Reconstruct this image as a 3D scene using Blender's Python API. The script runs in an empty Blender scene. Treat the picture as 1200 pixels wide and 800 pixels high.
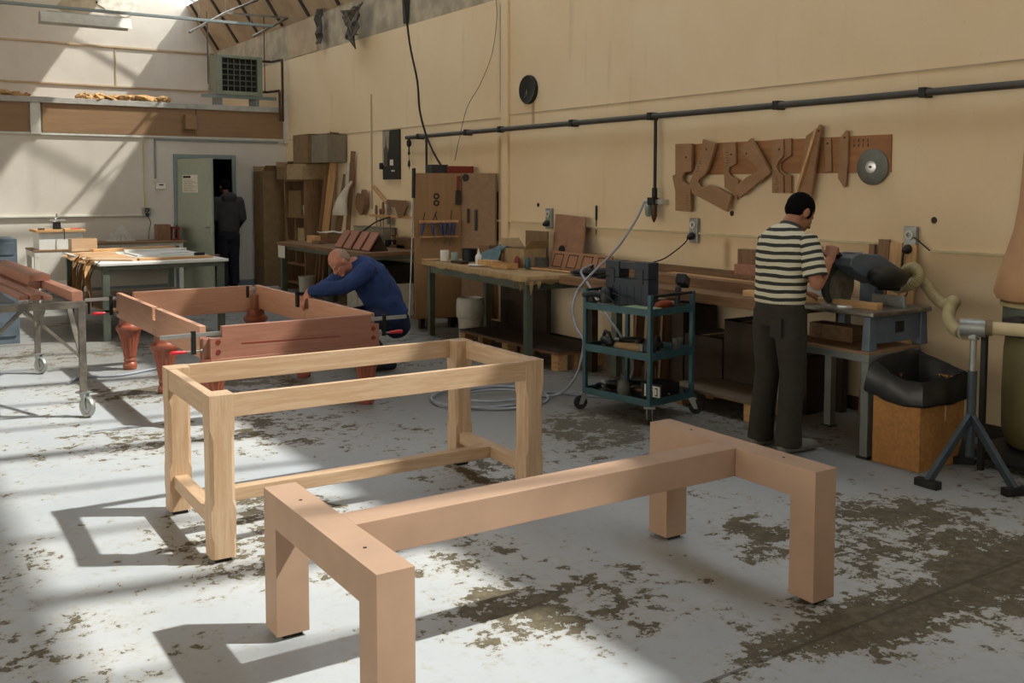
import bpy, bmesh, math, random
from mathutils import Vector, Matrix, Euler
from mathutils import noise as mnoise
random.seed(7)
C = bpy.context.scene.collection
PI = math.pi
SC = bpy.context.scene

# ---------------------------------------------------------------- survey
CAMZ = 1.68
FPX, CX, CY = 1149.57, 598.5, 296.03
YAW, PITCH, ROLL = 0.5896, 0.0674, 0.0009
_d = Vector((math.sin(YAW) * math.cos(PITCH), math.cos(YAW) * math.cos(PITCH), -math.sin(PITCH)))
_r0 = Vector((math.cos(YAW), -math.sin(YAW), 0))
_u0 = _r0.cross(_d)
_r = _r0 * math.cos(ROLL) + _u0 * math.sin(ROLL)
_u = -_r0 * math.sin(ROLL) + _u0 * math.cos(ROLL)
CAM = Vector((0, 0, CAMZ))


def at(px, py, axis, val):
    """surveyed point: where the sight line of a photo pixel meets the plane axis=val"""
    v = _d + _r * ((px - CX) / FPX) - _u * ((py - CY) / FPX)
    t = (val - CAM[axis]) / v[axis]
    return CAM + v * t


XW = 6.25      # right wall plane
YB = 16.32     # wall with the door
YB2 = 20.33    # upper back wall, behind the mezzanine


def wy(px, py, off=0.0):
    p = at(px, py, 0, XW)
    return (XW - off, p.y, p.z)


# ---------------------------------------------------------------- mesh builder
class MB:
    def __init__(s, M=None):
        s.bm = bmesh.new()
        s.M = M or Matrix()

    def v(s, co):
        return s.bm.verts.new(s.M @ Vector(co))

    def face(s, vs):
        try:
            return s.bm.faces.new(vs)
        except ValueError:
            return None

    def hexa(s, p):
        v = [s.v(q) for q in p]
        for f in ((3, 2, 1, 0), (4, 5, 6, 7), (0, 1, 5, 4), (1, 2, 6, 5), (2, 3, 7, 6), (3, 0, 4, 7)):
            s.face([v[i] for i in f])
        return s

    def box(s, x0, x1, y0, y1, z0, z1):
        x0, x1 = min(x0, x1), max(x0, x1)
        y0, y1 = min(y0, y1), max(y0, y1)
        z0, z1 = min(z0, z1), max(z0, z1)
        return s.hexa([(x0, y0, z0), (x1, y0, z0), (x1, y1, z0), (x0, y1, z0),
                       (x0, y0, z1), (x1, y0, z1), (x1, y1, z1), (x0, y1, z1)])

    def bar(s, p, q, w, h, up=(0, 0, 1)):
        p, q = Vector(p), Vector(q)
        d = (q - p).normalized()
        up = Vector(up)
        if abs(d.dot(up)) > .98:
            up = Vector((1, 0, 0))
        a = d.cross(up).normalized() * (w / 2)
        b = a.normalized().cross(d).normalized() * (h / 2)
        return s.hexa([p - a - b, p + a - b, q + a - b, q - a - b, p - a + b, p + a + b, q + a + b, q - a + b])

    def sweep(s, pts, rad, n=12, up=(0, 0, 1), round_=False):
        """swept tube; rad: number, list of numbers or of (side, up) pairs"""
        P = [Vector(p) for p in pts]
        m = len(P)
        if not isinstance(rad, (list, tuple)):
            rad = [rad] * m
        R = [(r, r) if not isinstance(r, (list, tuple)) else r for r in rad]
        if round_:
            P0 = P[:]
            R0 = R[:]
            d0 = (P0[0] - P0[1]).normalized()
            d1 = (P0[-1] - P0[-2]).normalized()
            e0 = min(R0[0])
            e1 = min(R0[-1])
            P = [P0[0] + d0 * e0 * .95, P0[0] + d0 * e0 * .7] + P0 + [P0[-1] + d1 * e1 * .7, P0[-1] + d1 * e1 * .95]
            R = [tuple(x * .3 for x in R0[0]), tuple(x * .72 for x in R0[0])] + R0 + \
                [tuple(x * .72 for x in R0[-1]), tuple(x * .3 for x in R0[-1])]
            m = len(P)
        T = []
        for i in range(m):
            a = P[max(0, i - 1)]
            b = P[min(m - 1, i + 1)]
            T.append((b - a).normalized())
        upv = Vector(up)
        side = T[0].cross(upv)
        if side.length < 1e-3:
            side = T[0].cross(Vector((1, 0, 0)))
        side.normalize()
        rings = []
        for i in range(m):
            side = (side - T[i] * side.dot(T[i]))
            if side.length < 1e-6:
                side = T[i].orthogonal()
            side.normalize()
            u = side.cross(T[i])
            rings.append([s.v(P[i] + side * (R[i][0] * math.cos(2 * PI * k / n)) + u * (R[i][1] * math.sin(2 * PI * k / n)))
                          for k in range(n)])
        for i in range(m - 1):
            for k in range(n):
                s.face([rings[i][k], rings[i][(k + 1) % n], rings[i + 1][(k + 1) % n], rings[i + 1][k]])
        s.face(rings[0][::-1])
        s.face(rings[-1])
        return s

    def cyl(s, p, q, r, n=18):
        return s.sweep([p, q], r, n)

    def ring(s, c, axis, r0, r1, h, n=28):
        """flat washer / hollow cylinder of inner r0, outer r1, height h along axis"""
        A = Vector(axis).normalized()
        a = A.orthogonal().normalized()
        b = A.cross(a)
        c = Vector(c)
        L = []
        for (r, t) in ((r0, 0), (r1, 0), (r1, h), (r0, h)):
            L.append([s.v(c + A * t + (a * math.cos(2 * PI * k / n) + b * math.sin(2 * PI * k / n)) * r) for k in range(n)])
        for j in range(4):
            for k in range(n):
                s.face([L[j][k], L[j][(k + 1) % n], L[(j + 1) % 4][(k + 1) % n], L[(j + 1) % 4][k]])
        return s

    def lathe(s, prof, c=(0, 0, 0), axis=(0, 0, 1), n=28, flute=None):
        """prof: list of (radius, height)"""
        A = Vector(axis).normalized()
        a = A.orthogonal().normalized()
        b = A.cross(a)
        c = Vector(c)
        L = []
        for (r, h) in prof:
            row = []
            for k in range(n):
                rr = max(r, 1e-4)
                if flute and flute[0] <= h <= flute[1]:
                    rr *= 1 - flute[3] * (0.5 + 0.5 * math.cos(2 * PI * k * flute[2] / n))
                t = 2 * PI * k / n
                row.append(s.v(c + A * h + (a * math.cos(t) + b * math.sin(t)) * rr))
            L.append(row)
        for j in range(len(L) - 1):
            for k in range(n):
                s.face([L[j][k], L[j][(k + 1) % n], L[j + 1][(k + 1) % n], L[j + 1][k]])
        s.face(L[0][::-1])
        s.face(L[-1])
        return s

    def ell(s, c, r, R=None, n=18, m=12):
        M = Matrix.Translation(Vector(c)) @ (R.to_4x4() if R else Matrix()) @ Matrix.Diagonal((r[0], r[1], r[2], 1))
        bmesh.ops.create_uvsphere(s.bm, u_segments=n, v_segments=m, radius=1, matrix=s.M @ M)
        return s

    def prism(s, pts, vec):
        vec = Vector(vec)
        a = [s.v(p) for p in pts]
        b = [s.v(Vector(p) + vec) for p in pts]
        s.face(a[::-1])
        s.face(b)
        n = len(a)
        for k in range(n):
            s.face([a[k], a[(k + 1) % n], b[(k + 1) % n], b[k]])
        return s

    def sheet(s, rows, thick=(0, 0, -.01)):
        """closed slab over a grid of points"""
        t = Vector(thick)
        A = [[s.v(p) for p in r] for r in rows]
        B = [[s.v(Vector(p) + t) for p in r] for r in rows]
        nr, nc = len(A), len(A[0])
        for i in range(nr - 1):
            for j in range(nc - 1):
                s.face([A[i][j], A[i][j + 1], A[i + 1][j + 1], A[i + 1][j]])
                s.face([B[i][j], B[i + 1][j], B[i + 1][j + 1], B[i][j + 1]])
        edge = [(0, j) for j in range(nc)] + [(i, nc - 1) for i in range(1, nr)] + \
               [(nr - 1, j) for j in range(nc - 2, -1, -1)] + [(i, 0) for i in range(nr - 2, 0, -1)]
        for k in range(len(edge)):
            (i, j), (p, q) = edge[k], edge[(k + 1) % len(edge)]
            s.face([A[p][q], A[i][j], B[i][j], B[p][q]])
        return s

    def build(s, name, mat, parent=None, matrix=None, bevel=0, smooth=False, remesh=0, smooth_it=0, subd=0, local=False):
        me = bpy.data.meshes.new(name)
        bm = s.bm
        bmesh.ops.recalc_face_normals(bm, faces=bm.faces)
        o = bpy.data.objects.new(name, me)
        C.objects.link(o)
        if parent is not None:
            o.parent = parent
            if not local:
                Mi = wmat(parent).inverted()
                bmesh.ops.transform(bm, matrix=Mi, verts=bm.verts)
            if matrix is not None:
                o.matrix_local = matrix
        elif matrix is not None:
            o.matrix_world = matrix
        else:
            xs = [v.co for v in bm.verts]
            mn = Vector([min(c[i] for c in xs) for i in range(3)])
            mx = Vector([max(c[i] for c in xs) for i in range(3)])
            org = Vector(((mn.x + mx.x) / 2, (mn.y + mx.y) / 2, mn.z))
            bmesh.ops.translate(bm, vec=-org, verts=bm.verts)
            o.location = org
        bm.to_mesh(me)
        bm.free()
        if smooth or remesh:
            for p in me.polygons:
                p.use_smooth = True
            if smooth and not remesh:
                me.set_sharp_from_angle(angle=.7)
        if mat is not None:
            me.materials.append(mat)
        if remesh:
            m = o.modifiers.new('union', 'REMESH')
            m.mode = 'VOXEL'
            m.voxel_size = remesh
            m.use_smooth_shade = True
        if smooth_it:
            m = o.modifiers.new('soft', 'SMOOTH')
            m.factor = .5
            m.iterations = smooth_it
        if bevel:
            m = o.modifiers.new('edge', 'BEVEL')
            m.width = bevel
            m.segments = 2
            m.limit_method = 'ANGLE'
            m.angle_limit = .7
        if subd:
            m = o.modifiers.new('sub', 'SUBSURF')
            m.levels = subd
            m.render_levels = subd
        return o


def wmat(o):
    M = o.matrix_basis.copy()
    p = o.parent
    while p:
        M = p.matrix_basis @ M
        p = p.parent
    return M


def thing(name, label, cat, loc=(0, 0, 0), rotz=0, group=None):
    o = bpy.data.objects.new(name, None)
    C.objects.link(o)
    o.empty_display_size = .1
    o.location = loc
    o.rotation_euler = (0, 0, rotz)
    return tag(o, label, cat, group)


def tag(o, label, cat, group=None, kind=None):
    o['label'] = label
    o['category'] = cat
    if group:
        o['group'] = group
    if kind:
        o['kind'] = kind
    return o


def struct(o, label=None):
    o['kind'] = 'structure'
    if label:
        o['label'] = label
    return o


def copy_tree(o, parent=None):
    c = o.copy()
    C.objects.link(c)
    if parent:
        c.parent = parent
    for ch in list(o.children):
        copy_tree(ch, c)
    return c


def FR(x, y, z=0, rot=0):
    return Matrix.Translation((x, y, z)) @ Matrix.Rotation(rot, 4, 'Z')


# ---------------------------------------------------------------- materials
def lin(h):
    h = h.lstrip('#')
    out = []
    for i in (0, 2, 4):
        c = int(h[i:i + 2], 16) / 255
        out.append(c / 12.92 if c <= .04045 else ((c + .055) / 1.055) ** 2.4)
    return (*out, 1)


def newmat(name):
    m = bpy.data.materials.new(name)
    m.use_nodes = True
    nt = m.node_tree
    b = nt.nodes['Principled BSDF']
    return m, nt, b


def nd(nt, t, **k):
    n = nt.nodes.new(t)
    for a, v in k.items():
        if a.startswith('i_'):
            n.inputs[a[2:].replace('_', ' ')].default_value = v
        else:
            setattr(n, a, v)
    return n


def mixc(nt, fac, a, b):
    n = nt.nodes.new('ShaderNodeMix')
    n.data_type = 'RGBA'
    if isinstance(fac, (int, float)):
        n.inputs[0].default_value = fac
    else:
        nt.links.new(fac, n.inputs[0])
    for s_, v in ((6, a), (7, b)):
        if isinstance(v, tuple):
            n.inputs[s_].default_value = v
        else:
            nt.links.new(v, n.inputs[s_])
    return n.outputs[2]


def ramp(nt, src, lo, hi):
    n = nt.nodes.new('ShaderNodeMapRange')
    n.interpolation_type = 'SMOOTHSTEP'
    n.inputs['From Min'].default_value = lo
    n.inputs['From Max'].default_value = hi
    nt.links.new(src, n.inputs['Value'])
    return n.outputs['Result']


def mth(nt, op, a, b=None):
    n = nt.nodes.new('ShaderNodeMath')
    n.operation = op
    for i, v in enumerate((a, b)):
        if v is None:
            continue
        if isinstance(v, (int, float)):
            n.inputs[i].default_value = v
        else:
            nt.links.new(v, n.inputs[i])
    return n.outputs[0]


def objco(nt, scale=(1, 1, 1), loc=(0, 0, 0)):
    t = nt.nodes.new('ShaderNodeTexCoord')
    mp = nt.nodes.new('ShaderNodeMapping')
    mp.inputs['Scale'].default_value = scale
    mp.inputs['Location'].default_value = loc
    nt.links.new(t.outputs['Object'], mp.inputs['Vector'])
    return mp.outputs['Vector']


def noise(nt, vec, scale, detail=4, rough=.55, dist=0):
    n = nd(nt, 'ShaderNodeTexNoise')
    n.inputs['Scale'].default_value = scale
    n.inputs['Detail'].default_value = detail
    n.inputs['Roughness'].default_value = rough
    n.inputs['Distortion'].default_value = dist
    nt.links.new(vec, n.inputs['Vector'])
    return n.outputs['Fac']


def plain(name, col, rough=.6, metal=0, var=.12, scale=9, bump=0, bscale=60, col2=None):
    m, nt, b = newmat(name)
    c = lin(col)
    v = objco(nt)
    f = ramp(nt, noise(nt, v, scale, 5), .3, .7)
    lo = tuple(x * (1 - var) for x in c[:3]) + (1,)
    hi = lin(col2) if col2 else tuple(min(1, x * (1 + var)) for x in c[:3]) + (1,)
    nt.links.new(mixc(nt, f, lo, hi), b.inputs['Base Color'])
    b.inputs['Roughness'].default_value = rough
    b.inputs['Metallic'].default_value = metal
    if bump:
        bp = nd(nt, 'ShaderNodeBump')
        bp.inputs['Strength'].default_value = bump
        bp.inputs['Distance'].default_value = .004
        nt.links.new(noise(nt, v, bscale, 3), bp.inputs['Height'])
        nt.links.new(bp.outputs[0], b.inputs['Normal'])
    return m


def wood(name, c1, c2, axis='x', rough=.55, k=1.0, contrast=(.35, .68)):
    m, nt, b = newmat(name)
    st = {'x': (1.2, 16, 16), 'y': (16, 1.2, 16), 'z': (16, 16, 1.2)}[axis]
    v = objco(nt, tuple(x * k for x in st))
    g = noise(nt, v, 2.2, 6, .6, .6)
    fine = noise(nt, objco(nt, tuple(x * k * 5 for x in st)), 3, 3, .6)
    f = ramp(nt, mth(nt, 'ADD', mth(nt, 'MULTIPLY', g, .75), mth(nt, 'MULTIPLY', fine, .25)), *contrast)
    col = mixc(nt, f, lin(c1), lin(c2))
    big = ramp(nt, noise(nt, objco(nt), 1.6, 2), .3, .7)
    col2 = mixc(nt, mth(nt, 'MULTIPLY', big, .25), col, lin(c1))
    nt.links.new(col2, b.inputs['Base Color'])
    b.inputs['Roughness'].default_value = rough
    return m


M = {}
M['mdf'] = plain('mdf board', '#ab8c74', .6, var=.06, scale=5, bump=.05)
for ax in 'xyz':
    M['oak' + ax] = wood('oak ' + ax, '#b3916e', '#cbb092', ax, .5, 1.3, (.3, .72))
    M['sap' + ax] = wood('red brown sapele ' + ax, '#8c5c4a', '#ae7c66', ax, .45, 1.0, (.22, .82))
    M['beech' + ax] = wood('pale pink beech ' + ax, '#b98668', '#cda084', ax, .5, 1.0, (.22, .82))
    M['pine' + ax] = wood('pine ' + ax, '#b28454', '#d2ab78', ax, .6)
    M['brown' + ax] = wood('brown timber ' + ax, '#6c5037', '#8f6c4a', ax, .6)
M['turned'] = wood('dark red turned wood', '#84442f', '#a05c45', 'z', .38, 1.0, (.1, .9))
M['ply'] = wood('brown plywood', '#7e6144', '#967552', 'x', .6, .5, (.2, .8))
M['cab'] = wood('cabinet plywood', '#8f6d49', '#a27d55', 'z', .55, .6, (.2, .8))
M['card'] = plain('cardboard', '#7c6445', .85)
M['card2'] = plain('pale cardboard', '#a28a66', .85)
M['template'] = plain('hardboard template', '#96714e', .7, var=.1)
M['tboard'] = wood('hardboard strip', '#8e5f37', '#a77446', 'y', .6, .6)
M['steel'] = plain('bare steel', '#8f8a80', .4, .85, var=.25, scale=14)
M['steelraw'] = plain('raw steel frame', '#7c766c', .45, .6, var=.3, scale=10)
M['bright'] = plain('bright steel', '#c9c9c6', .3, .85, var=.08)
M['zinc'] = plain('galvanised steel', '#9a9c98', .45, .6, var=.15)
M['black'] = plain('black metal', '#1b1a18', .5, .2, var=.3)
M['rubber'] = plain('black rubber', '#1d1c1a', .8, var=.2)
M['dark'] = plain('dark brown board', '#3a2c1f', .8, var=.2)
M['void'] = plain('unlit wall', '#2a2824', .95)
M['red'] = plain('red handle plastic', '#c01f2a', .35, var=.05)
M['reddark'] = plain('red paint', '#7a2c20', .5)
M['teal'] = plain('teal blue paint', '#33565c', .45, .1, var=.15)
M['poleblue'] = plain('dark blue grey steel', '#38434a', .5, .2)
M['lipgrey'] = plain('grey steel lip paint', '#a5a198', .6)
M['standgrey'] = plain('grey stand paint', '#6c706b', .5, .1)
M['green'] = plain('grey green paint', '#5b6256', .5, .1, var=.12)
M['bluegrey'] = plain('blue grey machine paint', '#5b6670', .45, .1, var=.15)
M['navy'] = plain('navy plastic', '#202b38', .5, var=.15)
M['white'] = plain('white paint', '#d9d8d2', .5, var=.04)
M['offwhite'] = plain('worn white paint', '#c9c6bb', .6, var=.08)
M['plastic'] = plain('white plastic', '#dcd9cf', .4, var=.04)
M['doorpaint'] = plain('pale green door paint', '#9aa192', .5, var=.04)
M['frame'] = plain('grey blue frame paint', '#7d8786', .5, var=.06)
M['paper'] = plain('paper', '#d8d2c4', .8, var=.04)
M['ink'] = plain('dark ink', '#2b241d', .8)
M['felt'] = plain('sandy felt', '#a98d66', .95, var=.15, scale=20, bump=.6, bscale=180)
M['hose'] = plain('blue grey hose', '#8f939c', .5, var=.08)
M['cream'] = plain('cream plastic pipe', '#c9b78f', .5, var=.06)
M['flex'] = plain('ribbed cream hose', '#a3966e', .6, var=.12)
M['bagtop'] = plain('peach cloth', '#b58c68', .9, var=.08)
M['baglow'] = plain('olive plastic sack', '#6c6440', .55, var=.15)
M['binbag'] = plain('black bin liner', '#1f1f1f', .35, var=.2)
M['bin'] = plain('orange brown chipboard', '#a9773f', .75, var=.14, scale=40)
M['fluff'] = plain('tan insulation wool', '#b38c5c', .95, var=.3, scale=25)
M['fluffpale'] = plain('bare pale plaster', '#d6d0c2', .9, var=.2, scale=6, bump=.8, bscale=14)
M['lining'] = plain('roof lining board', '#b39d80', .85, var=.12, scale=3)
M['liningold'] = plain('stained lining board', '#a89b84', .9, var=.22, scale=4)
M['batten'] = plain('dark batten', '#3a342b', .8)
M['skin1'] = plain('pale reddish skin', '#b67a62', .55, var=.1, scale=20)
M['skin2'] = plain('tanned skin', '#a06d52', .55, var=.1, scale=20)
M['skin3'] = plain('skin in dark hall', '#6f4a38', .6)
M['hairblack'] = plain('black hair', '#0b0908', .9, var=.3, scale=80, bump=.4, bscale=200)
M['hairblack'].node_tree.nodes['Principled BSDF'].inputs['Specular IOR Level'].default_value = .1
M['hairgrey'] = plain('cropped grey hair', '#99826f', .8, var=.2, scale=80, bump=.3, bscale=200)
M['bluecloth'] = plain('royal blue work cloth', '#213766', .9, var=.14, scale=14, bump=.25, bscale=40)
M['trousers'] = plain('dark olive trousers', '#2e2a22', .9, var=.16, scale=14, bump=.3, bscale=40)
M['hoodie'] = plain('charcoal fleece', '#3d3b3b', .95, var=.12)
M['jeans'] = plain('dark jeans', '#1f222b', .9, var=.12)
M['shoe'] = plain('grey shoe', '#77736b', .7, var=.2)
M['glass'] = plain('bottle glass', '#8fa096', .15, var=.05)
M['bag'] = plain('white cloth', '#b9b09c', .9, var=.08)
M['orange'] = plain('orange plastic', '#8e3d1c', .5)
M['lime'] = plain('pale green plastic', '#9fae8a', .5)
M['greyplastic'] = plain('grey plastic', '#62625c', .6)
M['tooldark'] = plain('dark power tool plastic', '#23262a', .5, var=.2)
M['copper'] = plain('dark copper pipe', '#4a3526', .45, .5)
M['eye'] = plain('eye white', '#806a5e', .6)


def stripe_mat():
    m, nt, b = newmat('black and cream stripes')
    v = objco(nt)
    sx = nd(nt, 'ShaderNodeSeparateXYZ')
    nt.links.new(v, sx.inputs[0])
    z = mth(nt, 'ADD', sx.outputs[2], mth(nt, 'MULTIPLY', noise(nt, v, 6, 2), .02))
    fr = mth(nt, 'FRACT', mth(nt, 'MULTIPLY', z, 1 / .0478))
    f = mth(nt, 'GREATER_THAN', fr, .53)
    nt.links.new(mixc(nt, f, lin('#cfc9b0'), lin('#2f302c')), b.inputs['Base Color'])
    b.inputs['Roughness'].default_value = .9
    bp = nd(nt, 'ShaderNodeBump')
    bp.inputs['Strength'].default_value = .35
    bp.inputs['Distance'].default_value = .01
    nt.links.new(noise(nt, v, 14, 3), bp.inputs['Height'])
    nt.links.new(bp.outputs[0], b.inputs['Normal'])
    return m


M['stripes'] = stripe_mat()


def wall_mat(name, c1, c2, stains=True):
    m, nt, b = newmat(name)
    v = objco(nt)
    f = ramp(nt, noise(nt, v, .7, 6, .6), .3, .72)
    col = mixc(nt, f, lin(c1), lin(c2))
    # thin vertical dirt streaks
    sv = objco(nt, (3, 3, .25))
    st = ramp(nt, noise(nt, sv, 2.2, 5, .6), .58, .8)
    col = mixc(nt, mth(nt, 'MULTIPLY', st, .22), col, lin('#8f7a5c'))
    sp = ramp(nt, noise(nt, v, 26, 3), .66, .78)
    col = mixc(nt, mth(nt, 'MULTIPLY', sp, .12), col, lin('#6f5a42'))
    if stains:
        sw = nd(nt, 'ShaderNodeSeparateXYZ')
        nt.links.new(v, sw.inputs[0])
        for (sy, sz0, sz1, hw) in ((5.98, .92, 1.27, .07), (9.55, 1.0, 2.3, .10), (8.9, 2.3, 2.7, .05)):
            fy = mth(nt, 'SUBTRACT', 1.0, ramp(nt, mth(nt, 'ABSOLUTE', mth(nt, 'SUBTRACT', sw.outputs[1], sy)), 0.0, hw))
            fz = mth(nt, 'MULTIPLY', ramp(nt, sw.outputs[2], sz0, sz0 + .1), mth(nt, 'SUBTRACT', 1.0, ramp(nt, sw.outputs[2], sz1 - .1, sz1)))
            col = mixc(nt, mth(nt, 'MULTIPLY', mth(nt, 'MULTIPLY', fy, fz), .65), col, lin('#8f6a3e'))
    nt.links.new(col, b.inputs['Base Color'])
    b.inputs['Roughness'].default_value = .85
    bp = nd(nt, 'ShaderNodeBump')
    bp.inputs['Strength'].default_value = .12
    bp.inputs['Distance'].default_value = .01
    nt.links.new(noise(nt, v, 5, 6), bp.inputs['Height'])
    nt.links.new(bp.outputs[0], b.inputs['Normal'])
    return m


M['wallwarm'] = wall_mat('cream painted wall', '#dfc59d', '#e6d0ac')
M['wallwhite'] = wall_mat('off white painted wall', '#c3bbae', '#d2ccc2', False)
M['roof'] = plain('roof underside', '#a89a86', .9)


def floor_mat():
    m, nt, b = newmat('flaking painted concrete floor')
    v = objco(nt)
    n1 = noise(nt, v, 5.2, 10, .74, .15)
    n2 = noise(nt, objco(nt, (1, 1, 1), (7.3, 2.1, 0)), .75, 4, .55)
    n3 = noise(nt, objco(nt, (1, 1, 1), (1.3, 9.1, 0)), 17, 7, .7, .3)
    sx = nd(nt, 'ShaderNodeSeparateXYZ')
    nt.links.new(v, sx.inputs[0])
    yj = mth(nt, 'ABSOLUTE', mth(nt, 'SUBTRACT', sx.outputs[1], 2.31))
    joint = mth(nt, 'SUBTRACT', 1.0, ramp(nt, yj, .0, .22))
    e = mth(nt, 'ADD', mth(nt, 'MULTIPLY', n1, .50), mth(nt, 'MULTIPLY', n2, .36))
    e = mth(nt, 'ADD', e, mth(nt, 'MULTIPLY', n3, .34))
    e = mth(nt, 'ADD', e, mth(nt, 'MULTIPLY', joint, .085))
    for (px, py, rad, amt) in ((690, 712, .42, .065), (930, 632, .38, .075), (1075, 605, .4, .075), (1150, 655, .3, .06),
                               (960, 745, .35, .07), (300, 620, .6, .06), (560, 720, .35, .05), (690, 505, .5, .09), (130, 515, .5, .08),
                               (560, 560, .5, .08), (1040, 740, .3, .05), (250, 450, .9, .07)):
        p = at(px, py, 2, 0)
        ds = nd(nt, 'ShaderNodeVectorMath', operation='DISTANCE')
        nt.links.new(v, ds.inputs[0])
        ds.inputs[1].default_value = (p.x, p.y, 0)
        sp = mth(nt, 'SUBTRACT', 1.0, ramp(nt, ds.outputs['Value'], rad * .2, rad * 1.5))
        e = mth(nt, 'ADD', e, mth(nt, 'MULTIPLY', sp, amt))
    mask = ramp(nt, e, .660, .676)
    crack = ramp(nt, yj, .006, .012)
    paint = mixc(nt, ramp(nt, n2, .35, .65), lin('#a9aeb2'), lin('#b6b9ba'))
    paint = mixc(nt, mth(nt, 'MULTIPLY', ramp(nt, n3, .5, .75), .3), paint, lin('#8b8a82'))
    yel = ramp(nt, e, .610, .652)
    paint = mixc(nt, mth(nt, 'MULTIPLY', yel, .3), paint, lin('#a59a84'))
    conc = mixc(nt, ramp(nt, n3, .35, .7), lin('#4f4838'), lin('#6f6653'))
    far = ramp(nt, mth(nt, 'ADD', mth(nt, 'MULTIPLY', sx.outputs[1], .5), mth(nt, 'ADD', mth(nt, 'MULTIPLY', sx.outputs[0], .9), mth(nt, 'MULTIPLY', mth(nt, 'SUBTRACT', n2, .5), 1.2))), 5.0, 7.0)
    col = mixc(nt, mask, paint, conc)
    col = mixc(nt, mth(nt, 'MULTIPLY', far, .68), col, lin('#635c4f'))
    col = mixc(nt, mth(nt, 'MULTIPLY', mth(nt, 'SUBTRACT', 1.0, crack), .7), col, lin('#3f392d'))
    nt.links.new(col, b.inputs['Base Color'])
    rg = nd(nt, 'ShaderNodeMapRange')
    nt.links.new(mask, rg.inputs['Value'])
    rg.inputs['To Min'].default_value = .48
    rg.inputs['To Max'].default_value = .8
    nt.links.new(rg.outputs[0], b.inputs['Roughness'])
    b.inputs['Specular IOR Level'].default_value = .35
    bp = nd(nt, 'ShaderNodeBump')
    bp.inputs['Strength'].default_value = .35
    bp.inputs['Distance'].default_value = .004
    nt.links.new(mth(nt, 'SUBTRACT', 1.0, mask), bp.inputs['Height'])
    nt.links.new(bp.outputs[0], b.inputs['Normal'])
    return m


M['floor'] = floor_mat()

# ================================================================ SETTING
XL, YF = -7.0, -6.0
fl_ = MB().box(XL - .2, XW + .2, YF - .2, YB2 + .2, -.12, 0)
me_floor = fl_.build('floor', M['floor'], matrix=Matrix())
struct(me_floor, 'flaking pale painted concrete floor')

# right wall, lower plaster and the set-back strip under the eaves
struct(MB().box(XW, XW + .2, YF, YB2, 0, 3.83).build('wall_right', M['wallwarm'], matrix=Matrix()), 'cream painted right wall')
struct(MB().box(XW + .03, XW + .2, YF, YB2, 3.83, 4.46).build('wall_right_upper', M['liningold'], matrix=Matrix()))
wl = MB().box(XL - .2, XL, YF, YB2, 0, 1.1).box(XL - .2, XL, YF, YB2, 3.7, 4.3)
WY = [(-5.0, -.6), (.2, 4.6), (5.4, 9.8), (10.6, 15.0)]  # spans of the added side windows, out of view
prev = YF
for a, b in WY:
    wl.box(XL - .2, XL, prev, a, 1.1, 3.7)
    prev = b
wl.box(XL - .2, XL, prev, YB2, 1.1, 3.7)
struct(wl.build('wall_left', M['wallwhite'], matrix=Matrix()))
struct(MB().prism([(XL, YF, 0), (XW, YF, 0), (XW, YF, 4.4), (5.72, YF, 5.3), (1.5, YF, 7.4), (XL, YF, 4.2)], (0, -.15, 0))
       .build('wall_front', M['wallwhite'], matrix=Matrix()))
struct(MB().prism([(XL, YB2, 0), (XW + .05, YB2, 0), (XW + .05, YB2, 4.4), (5.76, YB2, 5.3), (1.5, YB2, 7.4), (XL, YB2, 4.2)], (0, .15, 0))
       .build('wall_back_upper', M['wallwhite'], matrix=Matrix()), 'upper gable wall above the mezzanine')
DX0, DX1, DZ = 4.40, 5.28, 2.13
wb = MB()
wb.box(XL, DX0, YB, YB + .14, 0, 2.92)
wb.box(DX1, XW, YB, YB + .14, 0, 2.92)
wb.box(DX0, DX1, YB, YB + .14, DZ, 2.92)
struct(wb.build('wall_back', M['wallwhite'], matrix=Matrix()), 'white wall with the doorway')
# dark passage behind the doorway
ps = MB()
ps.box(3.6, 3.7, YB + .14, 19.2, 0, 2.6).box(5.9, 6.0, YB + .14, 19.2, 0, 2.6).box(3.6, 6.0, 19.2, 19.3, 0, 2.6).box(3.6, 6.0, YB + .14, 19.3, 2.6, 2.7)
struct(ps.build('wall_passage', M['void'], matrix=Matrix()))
struct(MB().box(XL, XW, YB + .14, YB2, 2.92, 3.0).build('floor_mezzanine', M['ply'], matrix=Matrix()))
# mezzanine edge: steel lip, plywood panels, posts
struct(MB().box(XL, XW, YB - .07, YB + .14, 2.93, 3.02).build('trim_mezzanine_lip', M['lipgrey'], bevel=.006))
panels = []
for i, (a, b) in enumerate(((-6.9, -3.0), (-2.95, .1), (.15, 2.22), (2.40, 4.70), (4.70, XW - .02))):
    struct(MB().box(a + .005, b - .005, YB - .035, YB, 2.49, 2.93).build('trim_fascia_panel', M['ply'], bevel=.003))
struct(MB().box(2.24, 2.38, YB - .05, YB, 2.46, 2.93).build('trim_post', M['offwhite'], bevel=.004))
struct(MB().box(XL, XW, YB - .03, YB, 2.455, 2.49).build('trim_under_fascia', M['offwhite']))
struct(MB().box(XW - .07, XW, YB - .09, YB - .035, 2.42, 3.25).build('trim_corner_angle', M['offwhite']))
tag(MB().box(4.50, 4.68, YB - .15, YB - .036, 2.60, 2.83).build('junction_box', M['ply'], bevel=.005),
    'small square plywood box on the mezzanine front panel', 'box')
# lines across the upper gable wall
for z, h in ((4.36, .035), (3.60, .03)):
    struct(MB().box(XL, XW, YB2 - .03, YB2, z, z + h).build('trim_gable_rail', M['lining']))
struct(MB().box(4.32, 4.345, YB2 - .012, YB2, 3.63, 4.36).build('trim_gable_joint', M['lining']))

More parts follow.
